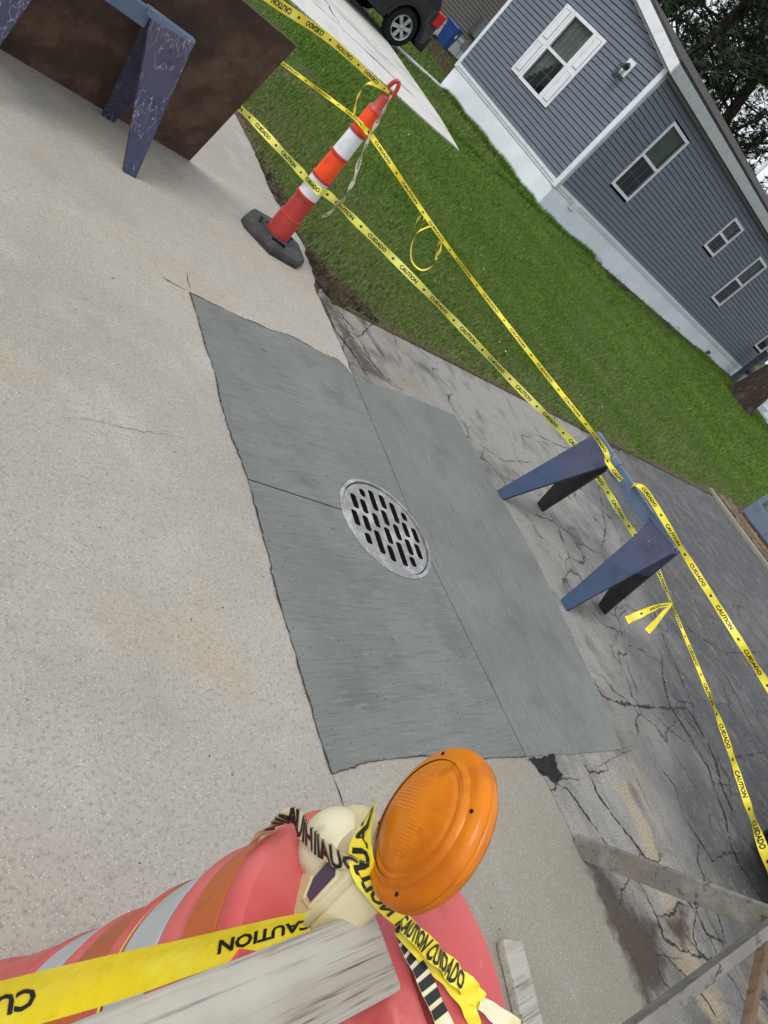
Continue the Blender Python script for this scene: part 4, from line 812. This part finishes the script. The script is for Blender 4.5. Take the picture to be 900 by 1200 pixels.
mb = MB(); mb.box(23.40, 23.56, HY - .05, HY + .0, .60, .70); HH(mb.build('outlet_box', 'dgrey', H0))
mb = MB(); mb.tube([(20.9, HY - .02, .58), (20.9, HY - .10, .58), (20.9, HY - .10, .54)], .012, 8); HH(mb.build('hose_tap', 'galv', H0))
# roof
RO, EO = .16, .20     # rake and eave overhang
yr = HY + HW / 2
def rz_(y): return EZ + .06 + PIT * (min(y - (HY - EO), HY + HW + EO - y))
for e in (0, 1):
    y0 = HY - EO if e == 0 else HY + HW + EO; z0 = rz_(y0); z1 = rz_(yr)
    q = [(HX - RO, y0, z0 + .07), (HX + HL + .2, y0, z0 + .07), (HX + HL + .2, yr, z1 + .07), (HX - RO, yr, z1 + .07)]
    if e: q = q[::-1]
    mb = MB(); mb.slab4([(x, y, z + .15) for x, y, z in q], .05); HH(mb.build('shingle_roof', 'shingle', H0))
    mb = MB(); mb.slab4([(x, y, z - .03) for x, y, z in q], .02); HH(mb.build('soffit', 'greytrim', H0))
    s_ = 1 if e == 0 else -1
    qq = [(HX - RO - .01, y0, z0 - .045), (HX - RO - .01, yr, z1 - .045), (HX - RO - .01, yr, z1 + .165), (HX - RO - .01, y0, z0 + .165)]
    mb = MB(); mb.slab4(qq if e else qq[::-1], .02); HH(mb.build('rake_board', 'white', H0, bevel=.003))
    qq = [(HX - .030, y0 + s_ * .15, z0 - .075), (HX - .030, yr, z1 - .11), (HX - .030, yr, z1 + .03), (HX - .030, y0 + s_ * .15, z0 + .08)]
    mb = MB(); mb.slab4(qq if e else qq[::-1], .02); HH(mb.build('frieze', 'greytrim', H0))
    yy = y0 - s_ * .004
    mb = MB(); mb.box(HX - RO - .012, HX + HL + .2, min(yy, yy - s_ * .03), max(yy, yy - s_ * .03), z0 - .06, z0 + .155); HH(mb.build('eave_fascia', 'greytrim', H0, bevel=.004))
mb = MB(); mb.box(HX, HX + HL, HY - .022, HY - .0, EZ - .035, EZ + .03); HH(mb.build('frieze', 'greytrim', H0))
for x, y, hh in ((20.6, 13.1, .55), (22.8, 12.8, .45)):
    p_ = empty('vent_pipe', (x, y, rz_(y) + .18), 'white plumbing vent pipe on the slate house roof' if hh > .5 else 'short galvanised vent pipe with cap on roof of slate house', 'vent pipe')
    mb = MB(); mb.lathe([(.05, 0), (.05, hh)], 16, cap1=True); mb.build('pipe', 'white' if hh > .5 else 'galv', p_, smooth=True)
    if hh < .5: mb = MB(); mb.lathe([(.04, hh - .02), (.11, hh), (.11, hh + .06), (.01, hh + .12)], 16); mb.build('cap', 'galv', p_, smooth=True)
    else: mb = MB(); mb.lathe([(.09, -.05), (.055, .08)], 16); mb.build('flashing', 'dgrey', p_, smooth=True)
# windows
def window(fn, x0, x1, z0, z1, fr=.055, flip=False, curt=True, grid=True):
    def bx(mb, a, b, c_, e_, d0, d1):       # d measured outwards from the wall
        P = [fn(a, d0, c_), fn(b, d0, c_), fn(b, d0, e_), fn(a, d0, e_), fn(a, d1, c_), fn(b, d1, c_), fn(b, d1, e_), fn(a, d1, e_)]
        mb.add(P, [(0, 1, 2, 3), (7, 6, 5, 4), (0, 4, 5, 1), (1, 5, 6, 2), (2, 6, 7, 3), (3, 7, 4, 0)]); return mb
    mb = MB(); bx(mb, x0 - .01, x0 + fr, z0 - .01, z1 + .01, -.02, .045); bx(mb, x1 - fr, x1 + .01, z0 - .01, z1 + .01, -.02, .045)
    bx(mb, x0 + fr, x1 - fr, z1 - fr, z1 + .0095, -.02, .0445); bx(mb, x0 + fr, x1 - fr, z0 - .0095, z0 + fr, -.02, .0445)
    wnd = HH(mb.build('window', 'white', H0)); zm = (z0 + z1) / 2
    kid = lambda o: (setattr(o, 'parent', wnd), o)[1]
    kid(bx(MB(), x0 + fr, x1 - fr, zm - .03, zm + .03, -.015, .035).build('meeting_rail', 'white'))
    for c_, e_, d0 in ((z0 + fr, zm - .03, .016), (zm + .03, z1 - fr, .004)): kid(bx(MB(), x0 + fr, x1 - fr, c_, e_, d0, d0 + .004).build('pane', 'glass'))
    if grid:
        for c_, e_ in ((z0 + fr, zm - .03), (zm + .03, z1 - fr)):
            for q_ in (.3333, .6667):
                zz = c_ + (e_ - c_) * .5; xx = x0 + fr + (x1 - x0 - 2 * fr) * q_
                kid(bx(MB(), xx - .006, xx + .006, c_, e_, -.008, -.003).build('muntin', 'greytrim'))
            kid(bx(MB(), x0 + fr, x1 - fr, zz - .006, zz + .006, -.0085, -.0035).build('muntin', 'greytrim'))
    if curt:
        mb = MB(); n = 60; k = 0
        for i in range(n + 1):
            a = x0 + fr + (x1 - x0 - 2 * fr) * i / n; w_ = -.06 - .025 * math.sin(i * 1.1) - .01 * math.sin(i * 2.7)
            lowz = zm - .02 if curt == 'half' else z0 + .1
            mb.v += [fn(a, w_, lowz + (.75 - 1.1 * abs(i / n - .30) if curt == 'drape' else 0)), fn(a, w_, z1)]
        mb.f = [(2 * i, 2 * i + 1, 2 * i + 3, 2 * i + 2) for i in range(n)]; kid(mb.build('curtain', 'drape' if curt == 'drape' else 'curtain', smooth=True))
    return wnd
for i, (x0, x1, z0, z1) in enumerate(WINL): window(fL, x0, x1, z0, z1, curt='half' if i != 3 else False)
y0, y1, z0, z1 = WING[0]; window(fG, y0, y1, z0 - .07, z1 + .06, .06, curt='drape')
for a, b in ((12.836, 12.836 + .335), (14.40 - .335, 14.40)):
    mb = MB(); mb.box(HX - .05, HX - .012, a, b, z0 - .075, z1 + .065); sh = HH(mb.build('shutter', 'white', H0, bevel=.004)); zm = (z0 + z1) / 2
    for c_, e_ in ((z0 - .0, zm - .05), (zm + .05, z1)):
        mb = MB(); mb.box(HX - .053, HX - .049, a + .065, b - .065, c_, e_)
        mb2 = MB(); o = mb2.box(HX - .062, HX - .052, a + .085, b - .085, c_ + .02, e_ - .02).build('panel', 'white', sh, bevel=.006)
        mb.build('panel_groove', 'greytrim', sh)
# porch lamp on the gable
pl = empty('wall_lantern', (HX - .02, 11.96, 3.05), 'black coach lantern on white block on the gable wall', 'wall lantern')
mb = MB(); mb.box(-.03, .01, -.11, .11, .02, .34); mb.build('mounting_block', 'white', pl, bevel=.006)
mb = MB(); mb.lathe([(.06, 0), (.07, .02), (.05, .035)], 20, (-.03, 0, .2), (Vector((0, 1, 0)), Vector((0, 0, 1)), Vector((-1, 0, 0))), cap1=True); mb.build('back_plate', 'lblack', pl, smooth=True)
mb = MB(); mb.lathe([(.03, .02), (.075, -.03), (.08, -.05)], 12, (-.14, 0, .17), cap0=True); mb.build('hood', 'lblack', pl)
for k in range(4): a = R(45 + 90 * k); mb = MB(); mb.beam((-.14 + .07 * math.cos(a), .07 * math.sin(a), .12), (-.14 + .055 * math.cos(a), .055 * math.sin(a), -.08), .012, .012); mb.build('cage_bar', 'lblack', pl)
mb = MB(); mb.lathe([(.058, -.20), (.066, -.05)], 4, (-.14, 0, .12)); mb.build('glass_chimney', 'glass', pl)
mb = MB(); mb.lathe([(.06, -.22), (.06, -.20)], 12, (-.14, 0, .12), cap0=True, cap1=True); mb.build('base', 'lblack', pl)
mb = MB(); mb.tube([(-.06, 0, .2), (-.10, 0, .23), (-.14, 0, .19)], .012, 8); mb.build('arm', 'lblack', pl, smooth=True)

# utility post, white box and porch at the far end of the house
up_ = empty('meter_post', (25.55, 10.86, .44), 'dark grey utility meter post beside the far end of slate house', 'meter post')
mb = MB(); mb.box(-.09, .09, -.09, .09, 0, 1.45); mb.build('post', 'dgrey', up_, bevel=.01)
mb = MB(); mb.lathe([(.15, 0), (.16, .04), (.15, .12), (.10, .15)], 20, (0, -.09, .72), (Vector((1, 0, 0)), Vector((0, 0, 1)), Vector((0, -1, 0))), cap1=True); mb.build('round_meter', 'dgrey', up_, smooth=True)
mb = MB(); mb.box(-.14, .14, -.16, -.09, 1.0, 1.38); mb.build('meter_box', 'dgrey', up_, bevel=.01)
mb = MB(); mb.tube([(.12, -.02, 0), (.12, -.02, 1.1)], .03, 8); mb.build('conduit', 'galv', up_)
wb = empty('utility_box', (26.0, 10.45, .42), 'small white utility box standing in grass by meter post', 'utility box')
mb = MB(); mb.box(-.22, .22, -.14, .14, 0, .34); mb.build('housing', 'white', wb, bevel=.02); mb = MB(); mb.box(-.24, .24, -.16, .16, .34, .38); mb.build('lid', 'white', wb, bevel=.01)
po = empty('porch_steps', (27.6, 10.3, .42), 'white wooden porch steps with railing behind the tree trunk', 'porch')
mb = MB(); mb.box(-.7, .9, .1, 1.2, 0, .60); mb.build('skirt_panel', 'white', po)
mb = MB(); mb.box(-.75, .95, .05, 1.2, .60, .65); mb.build('deck', 'grey_blue', po)
for k in range(3): mb = MB(); mb.box(-.6, .6, -.27 * (3 - k) + .05, -.27 * (2 - k) + .05, 0, .16 * (k + 1)); mb.build('step', 'white', po)
for x in (-.7, .9): mb = MB(); mb.box(x - .045, x + .045, .06, .15, .65, 1.65); mb.build('post', 'white', po)
for z in (.80, 1.55): mb = MB(); mb.box(-.655, .855, .08, .13, z, z + .06); mb.build('rail', 'white', po)
for k in range(13): x = -.58 + k * .115; mb = MB(); mb.box(x - .018, x + .018, .09, .12, .86, 1.55); mb.build('baluster', 'white', po)

# ------------------------------------------------------------------ beige house, bin
bh = empty('beige_house', (20, 28.2, .4), 'beige vinyl sided house behind the blue wheelie bin', 'house')
stuff(at_origin(laps(12, 34, 1.15, 4.0, [(16.5, 17.7, 1.9, 3.4)], lambda a, dd, z: (a, 28.2 - dd, z), lap=.13).build('siding', 'beige', bh), bh))
mb = MB(); mb.box(12.01, 34, 28.21, 34, .2, 4.0); at_origin(mb.build('wall_core', 'room', bh), bh)
mb = MB(); mb.box(12, 34, 28.19, 28.3, .1, 1.02); at_origin(mb.build('skirting', 'skirt', bh), bh)
mb = MB(); mb.box(11.95, 34, 28.13, 28.2, 1.02, 1.15); at_origin(mb.build('sill_trim', 'white', bh), bh)
mb = MB(); mb.slab4([(11.7, 27.8, 4.05), (34, 27.8, 4.05), (34, 31.2, 5.1), (11.7, 31.2, 5.1)], .12); at_origin(mb.build('roof', 'shingle', bh), bh)
mb = MB(); mb.slab4([(11.7, 31.2, 5.1), (34, 31.2, 5.1), (34, 34.4, 4.05), (11.7, 34.4, 4.05)], .12); at_origin(mb.build('roof', 'shingle', bh), bh)
mb = MB(); mb.box(16.45, 17.75, 28.16, 28.26, 1.85, 3.45); at_origin(mb.build('window', 'white', bh), bh); mb = MB(); mb.box(16.55, 17.65, 28.15, 28.2, 1.95, 3.35); at_origin(mb.build('pane', 'room', bh), bh)
mb = MB(); mb.box(22.3, 23.0, 27.9, 28.19, 1.5, 2.2); at_origin(mb.build('meter_box', 'galv', bh), bh)
wbn = empty('wheelie_bin', (20.75, 27.0, .37), 'dark blue wheelie bin standing on grass before beige siding', 'bin', rz=R(25))
mb = MB(); t_ = [(-.24, -.26), (.24, -.26), (.24, .26), (-.24, .26)]
mb.add([(x * .85, y * .85, .06) for x, y in t_] + [(x * 1.08, y * 1.1, .92) for x, y in t_], [(3, 2, 1, 0), (4, 5, 6, 7), (0, 1, 5, 4), (1, 2, 6, 5), (2, 3, 7, 6), (3, 0, 4, 7)]); mb.build('tub', 'bin', wbn, bevel=.03)
mb = MB(); mb.add([(-.29, -.32, .925), (.29, -.32, .925), (.29, .32, .925), (-.29, .32, .925), (-.25, -.27, .99), (.25, -.27, .99), (.25, .27, 1.03), (-.25, .27, 1.03)], [(3, 2, 1, 0), (4, 5, 6, 7), (0, 1, 5, 4), (1, 2, 6, 5), (2, 3, 7, 6), (3, 0, 4, 7)]); mb.build('lid', 'bin', wbn, bevel=.015)
for s_ in (-1, 1): mb = MB(); mb.lathe([(.02, -.03), (.11, -.03), (.12, 0), (.11, .03), (.02, .03)], 20, (s_ * .26, .26, .12), (Vector((0, 1, 0)), Vector((0, 0, 1)), Vector((1, 0, 0)))); mb.build('wheel', 'tyre', wbn, smooth=True)
mb = MB(); mb.box(-.07, .07, -.285, -.27, .62, .76); mb.build('emblem', 'white', wbn)
gm = empty('gas_meter', (22.2, 27.6, .37), 'small grey gas meter with pipes beside blue bin', 'meter')
mb = MB(); mb.box(-.15, .15, -.12, .12, .5, .85); mb.build('meter_body', 'galv', gm, bevel=.03); mb = MB(); mb.tube([(-.1, 0, 0), (-.1, 0, .95), (.1, 0, .95), (.1, 0, .8)], .02, 8); mb.build('pipe', 'galv', gm, smooth=True)

# ------------------------------------------------------------------ black SUV
def suv(label, loc, rz):
    r = empty('parked_car', loc, label, 'car', 'dark parked cars', rz)
    def arch(cx, rr, n=12): return [(cx + rr * math.cos(t), .36 + rr * math.sin(t)) for t in [math.pi * k / n for k in range(n + 1)]]
    out = [(1.96, .42), (2.00, .62), (1.99, .80), (1.96, 1.02), (1.2, 1.08), (-.6, 1.05), (-1.0, 1.02), (-1.9, .92), (-2.15, .80), (-2.22, .55), (-2.15, .30)]
    out += [(x, max(z, .27)) for x, z in arch(-1.30, .43)[::-1]] + [(x, max(z, .27)) for x, z in arch(1.32, .43)[::-1]]
    cx, cz = 0, .68; mb = MB(); n = len(out); secs = []
    for y, sc in ((-.90, .965), (-.86, .99), (-.70, 1), (.70, 1), (.86, .99), (.90, .965)):
        secs.append(len(mb.v)); mb.v += [(x * (1 - (1 - sc) * .5), y, cz + (z - cz) * sc) for x, z in out]
    for a, b in zip(secs, secs[1:]):
        for j in range(n): mb.f.append((a + j, a + (j + 1) % n, b + (j + 1) % n, b + j))
    V2 = [Vector(p) for p in out]
    tri = delaunay_2d_cdt(V2, [(i, (i + 1) % n) for i in range(n)], [], 1, 1e-6)
    for sgn, k in ((1, secs[0]), (-1, secs[-1])):
        for f in tri[2]: mb.f.append(tuple(k + tri[3][i][0] for i in (f if sgn > 0 else f[::-1])))
    mb.build('body', 'carpaint', r, smooth=True, angle=35)
    ob = [(2.12, 1.03), (1.95, 1.45), (1.75, 1.62), (.2, 1.66), (-.25, 1.60), (-1.0, 1.03)]
    mb = MB(); k = []
    for y, sc in ((-.82, 0), (-.66, 1), (.66, 1), (.82, 0)):
        k.append(len(mb.v)); mb.v += [(x, y if z < 1.1 or abs(y) < .7 else y * .95, z if sc or z < 1.1 else 1.03 + (z - 1.03) * .15) for x, z in ob]
    mb = MB(); lo_ = [(1.90, -.82), (1.90, .82), (-1.0, .82), (-1.0, -.82)]; hi_ = [(1.55, -.64), (1.55, .64), (-.22, .64), (-.22, -.64)]
    mb.add([(x, y, 1.02) for x, y in lo_] + [(x, y, 1.62) for x, y in hi_], [(3, 2, 1, 0), (4, 5, 6, 7), (0, 1, 5, 4), (1, 2, 6, 5), (2, 3, 7, 6), (3, 0, 4, 7)]); mb.build('cabin', 'carpaint', r, bevel=.05, seg=3, smooth=True)
    for s_ in (-1, 1):
        for x0, x1 in ((-.62, .30), (.40, 1.12), (1.20, 1.56)):
            P = [(x0, s_ * .802, 1.10), (x1, s_ * .802, 1.10), (min(x1, 1.46), s_ * .672, 1.54), (max(x0 + (.30 if x0 < 0 else 0), x0), s_ * .672, 1.54)]
            mb = MB(); mb.slab4(P if s_ < 0 else P[::-1], .012); mb.build('side_window', 'glass', r)
        mb = MB(); mb.box(1.80, 1.99, s_ * .915 if s_ < 0 else .74, s_ * .74 if s_ < 0 else .915, .80, 1.06); mb.build('tail_light', 'redlamp', r, bevel=.02)
        mb = MB(); mb.box(-2.2, -1.95, min(s_ * .88, s_ * .6), max(s_ * .88, s_ * .6), .70, .86); mb.build('headlight', 'alloy', r, bevel=.03)
        mb = MB(); mb.box(-.85, .85, min(s_ * .905, s_ * .85), max(s_ * .905, s_ * .85), .28, .42); mb.build('sill_cladding', 'cartrim', r, bevel=.015)
        for x in (.30, 1.16): mb = MB(); mb.box(x - .19, x - .03, min(s_ * .925, s_ * .895), max(s_ * .925, s_ * .895), .90, .935); mb.build('door_handle', 'carpaint', r, bevel=.008)
        for cx in (-1.30, 1.32):
            ax = (Vector((1, 0, 0)), Vector((0, 0, 1)), Vector((0, s_, 0)))
            mb = MB(); a0 = [(cx + rr * math.cos(t), s_ * .915, .36 + rr * math.sin(t)) for rr in (.43, .50) for t in [math.pi * k / 16 for k in range(17)]]
            mb.add(a0 + [(x, s_ * .87, z) for x, y, z in a0], [(j, j + 1, j + 18, j + 17) for j in range(16)] + [(17 + j, 18 + j, 52 + j, 51 + j) for j in range(16)] + [(j, j + 1, 35 + j, 34 + j) for j in range(16)]); mb.build('arch_cladding', 'cartrim', r)
            wh = MB().lathe([(.235, -.10), (.33, -.10), (.355, -.085), (.362, -.02), (.355, .055), (.335, .078), (.25, .08), (.235, .06)], 40, (cx, s_ * .80, .362), ax).build('wheel', 'tyre', r, smooth=True)
            MB().lathe([(.24, .07), (.232, .085), (.215, .078), (.205, .03), (.20, -.05)], 40, (cx, s_ * .80, .362), ax).build('rim', 'alloy', wh, smooth=True)
            MB().lathe([(.205, .0), (.01, .0)], 40, (cx, s_ * .80, .362), ax).build('brake_void', 'void', wh)
            MB().lathe([(.05, .02), (.05, .07), (.035, .078), (.002, .08)], 16, (cx, s_ * .80, .362), ax).build('hub_cap', 'alloy', wh, smooth=True)
            for k in range(6):
                t = math.pi * 2 * k / 6 + .3; a = Vector((cx + .04 * math.cos(t), s_ * .862, .362 + .04 * math.sin(t))); b = Vector((cx + .215 * math.cos(t), s_ * .868, .362 + .215 * math.sin(t)))
                MB().beam(a, b, .062, .03, up=(0, s_, 0), w2=.085).build('spoke', 'alloy', wh, bevel=.006)
    mb = MB(); mb.box(1.80, 2.05, -.89, .89, .29, .62); mb.build('bumper', 'cartrim', r, bevel=.04, seg=3)
    mb = MB(); mb.box(-2.28, -2.06, -.87, .87, .34, .60); mb.build('bumper', 'cartrim', r, bevel=.04, seg=3)
    mb = MB(); mb.box(1.96, 2.01, -.26, .26, .72, .84); mb.build('plate_recess', 'white', r)
    mb = MB(); mb.box(-2.0, 1.85, -.6, .6, .24, .34); mb.build('underbody', 'void', r)
    mb = MB(); mb.slab4([(1.885, -.66, 1.10), (1.885, .66, 1.10), (1.62, .58, 1.54), (1.62, -.58, 1.54)], .01); mb.build('rear_window', 'glass', r)
    return r
suv('black station car with silver six-spoke wheels parked on the pale driveway', (8.85, 15.38, .395), 0)
suv('black car parked on the dark asphalt with its corner behind yellow tape', (6.43, -1.12, .0), R(180))

# ------------------------------------------------------------------ trees
def pine(name, label, loc, H, r0, seed, group, clear=.18, nbr=70, rz=0):
    rr = random.Random(seed); t = empty(name, loc, label, 'tree', group, rz)
    mb = MB(); pts = [(rr.gauss(0, .04) * i, rr.gauss(0, .04) * i, H * i / 12) for i in range(13)]; pts[0] = (0, 0, -.3)
    mb.tube(pts, [r0 * (1.55 if i == 0 else 1.08 if i == 1 else 1 - .8 * i / 12) for i in range(13)], 14); mb.build('trunk', 'darkbark' if 'behind' in label else 'bark', t, smooth=True)
    lim = MB(); V = []; F = []
    def tuft(c, sz):
        d0 = Vector((rr.gauss(0, 1), rr.gauss(0, 1), rr.gauss(.3, .7))).normalized()
        for _ in range(11):
            dd = (d0 + Vector((rr.gauss(0, .75), rr.gauss(0, .75), rr.gauss(0, .75)))).normalized(); s_ = dd.orthogonal().normalized() * sz * .075; L = sz * rr.uniform(.6, 1.25); k = len(V)
            V.extend([tuple(c - s_), tuple(c + s_), tuple(c + dd * L)]); F.append((k, k + 1, k + 2))
    for b in range(nbr):
        h = H * (clear + (1 - clear) * (b + rr.random()) / nbr); i = min(int(h / H * 12), 11); f = h / H * 12 - i
        p = Vector(pts[i]).lerp(Vector(pts[i + 1]), f); a = rr.random() * 6.283
        L = H * (.30 * (1 - h / H) + .10) * rr.uniform(.6, 1.15); dr = Vector((math.cos(a), math.sin(a), rr.uniform(-.05, .55))); q = [p]
        for s_ in range(6):
            dr = (dr + Vector((rr.gauss(0, .16), rr.gauss(0, .16), rr.gauss(.03, .12)))).normalized(); q.append(q[-1] + dr * L / 6)
        br = r0 * .30 * (1 - .7 * h / H) * rr.uniform(.6, 1.2); lim.tube(q, [br * (1 - .8 * s_ / 6) for s_ in range(7)], 6)
        for s_ in range(2, 7):
            for _ in range(2):
                dq = Vector((rr.gauss(0, 1), rr.gauss(0, 1), rr.gauss(.1, .6))).normalized(); l2 = L * rr.uniform(.12, .34); e = q[s_] + dq * l2; md = q[s_] + dq * l2 * .5 + Vector((0, 0, rr.gauss(0, .08)))
                lim.tube([q[s_], md, e], [br * .28, br * .2, br * .08], 4, cap=False)
                for g2 in range(6):
                    cpt = q[s_].lerp(e, rr.uniform(.25, 1.08)) + Vector((rr.gauss(0, .14), rr.gauss(0, .14), rr.gauss(0, .12))); tuft(cpt, rr.uniform(.20, .38))
    lim.build('limbs', 'darkbark' if 'behind' in label else 'bark', t)
    me = bpy.data.meshes.new('crown'); me.from_pydata(V, [], F); link('crown', me, 'needle', t); return t
p1 = pine('pine_tree', 'dark pine with thick trunk rising behind middle of the slate house roof', (27.8, 23.7, .4), 19, .34, 11, 'pines behind the slate house', .14, 62)
def dup(src, loc, rz, label, sc=1):
    c_ = copy_tree(src); c_.location = loc; c_.rotation_euler = (0, 0, rz); c_.scale = (sc,) * 3; c_['label'] = label; return c_
dup(p1, (29.5, 21.9, .4), 2.1, 'dark pine whose trunk rises behind the far part of slate house roof', .95)
dup(p1, (30.6, 28.9, .4), 4.0, 'dark pine farthest back, its trunk above the slate house gable rake', 1.1)
pine('front_tree', 'thick brown tree trunk with flared roots standing in lawn before slate house', (23.6, 9.35, .27), 17, .36, 23, None, .35, 40)
ft = bpy.data.objects['front_tree']
for a in (3.3, 4.4, 5.6, 2.2, .9):
    mb = MB(); mb.tube([(.20 * math.cos(a), .20 * math.sin(a), .75), (.36 * math.cos(a), .36 * math.sin(a), .28), (.60 * math.cos(a), .60 * math.sin(a), .04), (.85 * math.cos(a), .85 * math.sin(a), -.1)], [.13, .16, .12, .05], 8); mb.build('root', 'bark', ft, smooth=True)
def broadleaf(label, loc, H, crown, n, seed):
    rr = random.Random(seed); t = empty('leafy_tree', loc, label, 'tree')
    mb = MB(); mb.tube([(0, 0, -.3), (.1, 0, H * .3), (0, .2, H * .65), (.1, .1, H * .95)], [.28, .22, .14, .04], 10); mb.build('trunk', 'darkbark', t, smooth=True)
    V, F = [], []; lim = MB(); cl = []
    for b in range(46):
        a = rr.random() * 6.283; h = H * rr.uniform(.3, .95); L = crown * rr.uniform(.4, 1) * (1.1 - .6 * h / H); e = Vector((L * math.cos(a), L * math.sin(a), h + rr.uniform(.3, 1.6)))
        lim.tube([(0, 0, h), e * .55 + Vector((0, 0, h * .45)), e], [.07, .045, .015], 5); cl += [e, e * .75 + Vector((0, 0, h * .25)), e * .5 + Vector((0, 0, h * .5))]
    lim.build('limbs', 'darkbark', t)
    for k in range(n):
        c_ = rr.choice(cl) + Vector((rr.gauss(0, .5), rr.gauss(0, .5), rr.gauss(0, .4))); d_ = Vector((rr.gauss(0, 1), rr.gauss(0, 1), rr.gauss(0, 1))).normalized(); e = d_.orthogonal().normalized(); s_ = rr.uniform(.06, .13); q = len(V)
        V += [tuple(c_), tuple(c_ + d_ * s_ + e * s_ * .5), tuple(c_ + d_ * s_ * 2), tuple(c_ + d_ * s_ - e * s_ * .5)]; F.append((q, q + 1, q + 2, q + 3))
    me = bpy.data.meshes.new('crown'); me.from_pydata(V, [], F); link('crown', me, 'leaf', t)
broadleaf('yellow-green leafy tree beyond the dark pines', (36.5, 29.0, .4), 13, 4.2, 16000, 5)

# ------------------------------------------------------------------ grass
def ondrive(u, v): return (v > 10.18) & (u < 9.47 + (v - 10.3) * .16) & (v < 17.3)
def blades(n, u0, u1, v0, v1, h0, h1, wd_, seed, keep):
    g_ = np.random.default_rng(seed); u = g_.uniform(u0, u1, n); v = g_.uniform(v0, v1, n)
    k = keep(u, v, g_); u, v = u[k], v[k]; n = len(u)
    s = v - 3.7; z = np.minimum(.048 * s, .36) + np.clip((u - 12.9) * .016, 0, .25) * np.clip(s / 7.5, 0, 1)
    z = np.maximum(.004, np.minimum(z, (u - 3.4) * .16)) + .004
    bed = (v < 3.65) & (u > 11.5); z[bed] = .03
    h = g_.uniform(h0, h1, n) * (.75 + .5 * (np.sin(u * 2.7 + 1.3 * np.sin(v * 1.9)) * np.sin(v * 3.1 + u) * .5 + .5)); a = g_.uniform(0, 6.283, n); ln_ = g_.uniform(.1, .9, n) * h; b = a + g_.normal(0, .7, n) + 1.57
    w = wd_ * g_.uniform(.6, 1.3, n); dx, dy = np.cos(a) * w, np.sin(a) * w; lx, ly = np.cos(b) * ln_, np.sin(b) * ln_
    V = np.empty((n, 5, 3)); V[:, 0] = np.c_[u - dx, v - dy, z - .01]; V[:, 1] = np.c_[u + dx, v + dy, z - .01]
    V[:, 2] = np.c_[u - dx * .7 + lx * .4, v - dy * .7 + ly * .4, z + h * .6]; V[:, 3] = np.c_[u + dx * .7 + lx * .4, v + dy * .7 + ly * .4, z + h * .6]
    V[:, 4] = np.c_[u + lx, v + ly, z + h * .95]
    return V
def mkgrass(name, label, sets, mats):
    V = np.concatenate(sets); n = len(V); me = bpy.data.meshes.new(name); me.vertices.add(n * 5); me.vertices.foreach_set('co', V.astype(np.float32).ravel())
    base = np.arange(n)[:, None] * 5; tri = np.concatenate([base + [0, 1, 3], base + [0, 3, 2], base + [2, 3, 4]], 1).ravel()
    me.loops.add(n * 9); me.loops.foreach_set('vertex_index', tri.astype(np.int32)); me.polygons.add(n * 3)
    me.polygons.foreach_set('loop_start', (np.arange(n * 3) * 3).astype(np.int32)); me.polygons.foreach_set('loop_total', np.full(n * 3, 3, np.int32)); me.update(calc_edges=True)
    o = link(name, me, mats); tag(stuff(o), label, 'grass'); return o
def vn(u, v, s): return .5 + .25 * (np.sin(u * 1.9 * s + 2 * np.sin(v * .9 * s)) + np.sin(v * 2.3 * s + 1.7 * np.sin(u * 1.1 * s + 1)))
def keep_base(u, v, g_):
    ed = np.minimum(u - 3.46, v - 3.60) + (vn(u, v, 2) - .5) * .25 + g_.normal(0, .05, len(u))
    mul = (v > 10.3 + .5 * vn(u, v, 1)) & (u > 15.5) & (u < 22.5)
    k = (ed > 0.02) & ~ondrive(u, v) & ~((u > 12.9) & (v > 11.18) & (v < 15.95)) & ~(mul & (g_.random(len(u)) < .85)) & ~((np.hypot(u - 23.6, v - 9.35) < .4))
    strip_ = (v > 14.95 + (u - 10.55) * .279) & (v < 15.45 + (u - 10.7) * .243) & (u > 10.5) & (u < 12.95)
    return k & ~strip_
def keep_green(u, v, g_):
    e = np.clip(np.minimum(u - 3.5, v - 3.7) / 1.6, 0, 1); return keep_base(u, v, g_) & (g_.random(len(u)) < .42 + .58 * np.clip(e * .6 + vn(u, v, 1.3) * .6, 0, 1))
def keep_straw(u, v, g_):
    e = np.clip(np.minimum(u - 3.5, v - 3.7) / 2.8, 0, 1); return keep_base(u, v, g_) & (g_.random(len(u)) < (1 - e) * .8 * vn(u + 5, v, 1.6) + .05)
mkgrass('grass', 'mown green lawn grass between the pavement and the houses', [
    blades(150000, 3.4, 9.5, 3.6, 7.2, .025, .055, .0022, 1, keep_green), blades(130000, 5, 16, 3.6, 11.2, .03, .065, .0036, 2, keep_green),
    blades(60000, 3.4, 12, 6.5, 11.5, .03, .065, .004, 6, keep_green), blades(70000, 14, 27, 4.5, 11.2, .04, .08, .007, 3, keep_green), blades(50000, 8, 24, 10.2, 28, .04, .09, .008, 4, keep_green),
    blades(9000, 3.4, 16, 10.95, 11.2, .08, .16, .005, 8, keep_green), blades(5000, 12.72, 12.92, 11.2, 15.9, .08, .18, .005, 9, keep_base)], 'blade_green')
mkgrass('dry_grass', 'straw-coloured dry blades mixed through lawn edge by the asphalt', [blades(190000, 3.4, 9.5, 3.6, 7.4, .02, .048, .0022, 11, keep_straw), blades(90000, 5, 20, 3.6, 9, .02, .045, .004, 12, keep_straw)], 'blade_straw')
tag(stuff(scatter('fallen_petals', 90, ((4.2, 12), (4.2, 10)), (.004, .010), 'petal', .3, z=lambda x, y: zlawn(x, y) + .04)), 'tiny pale petals and clover flecks scattered over the lawn', 'petals')
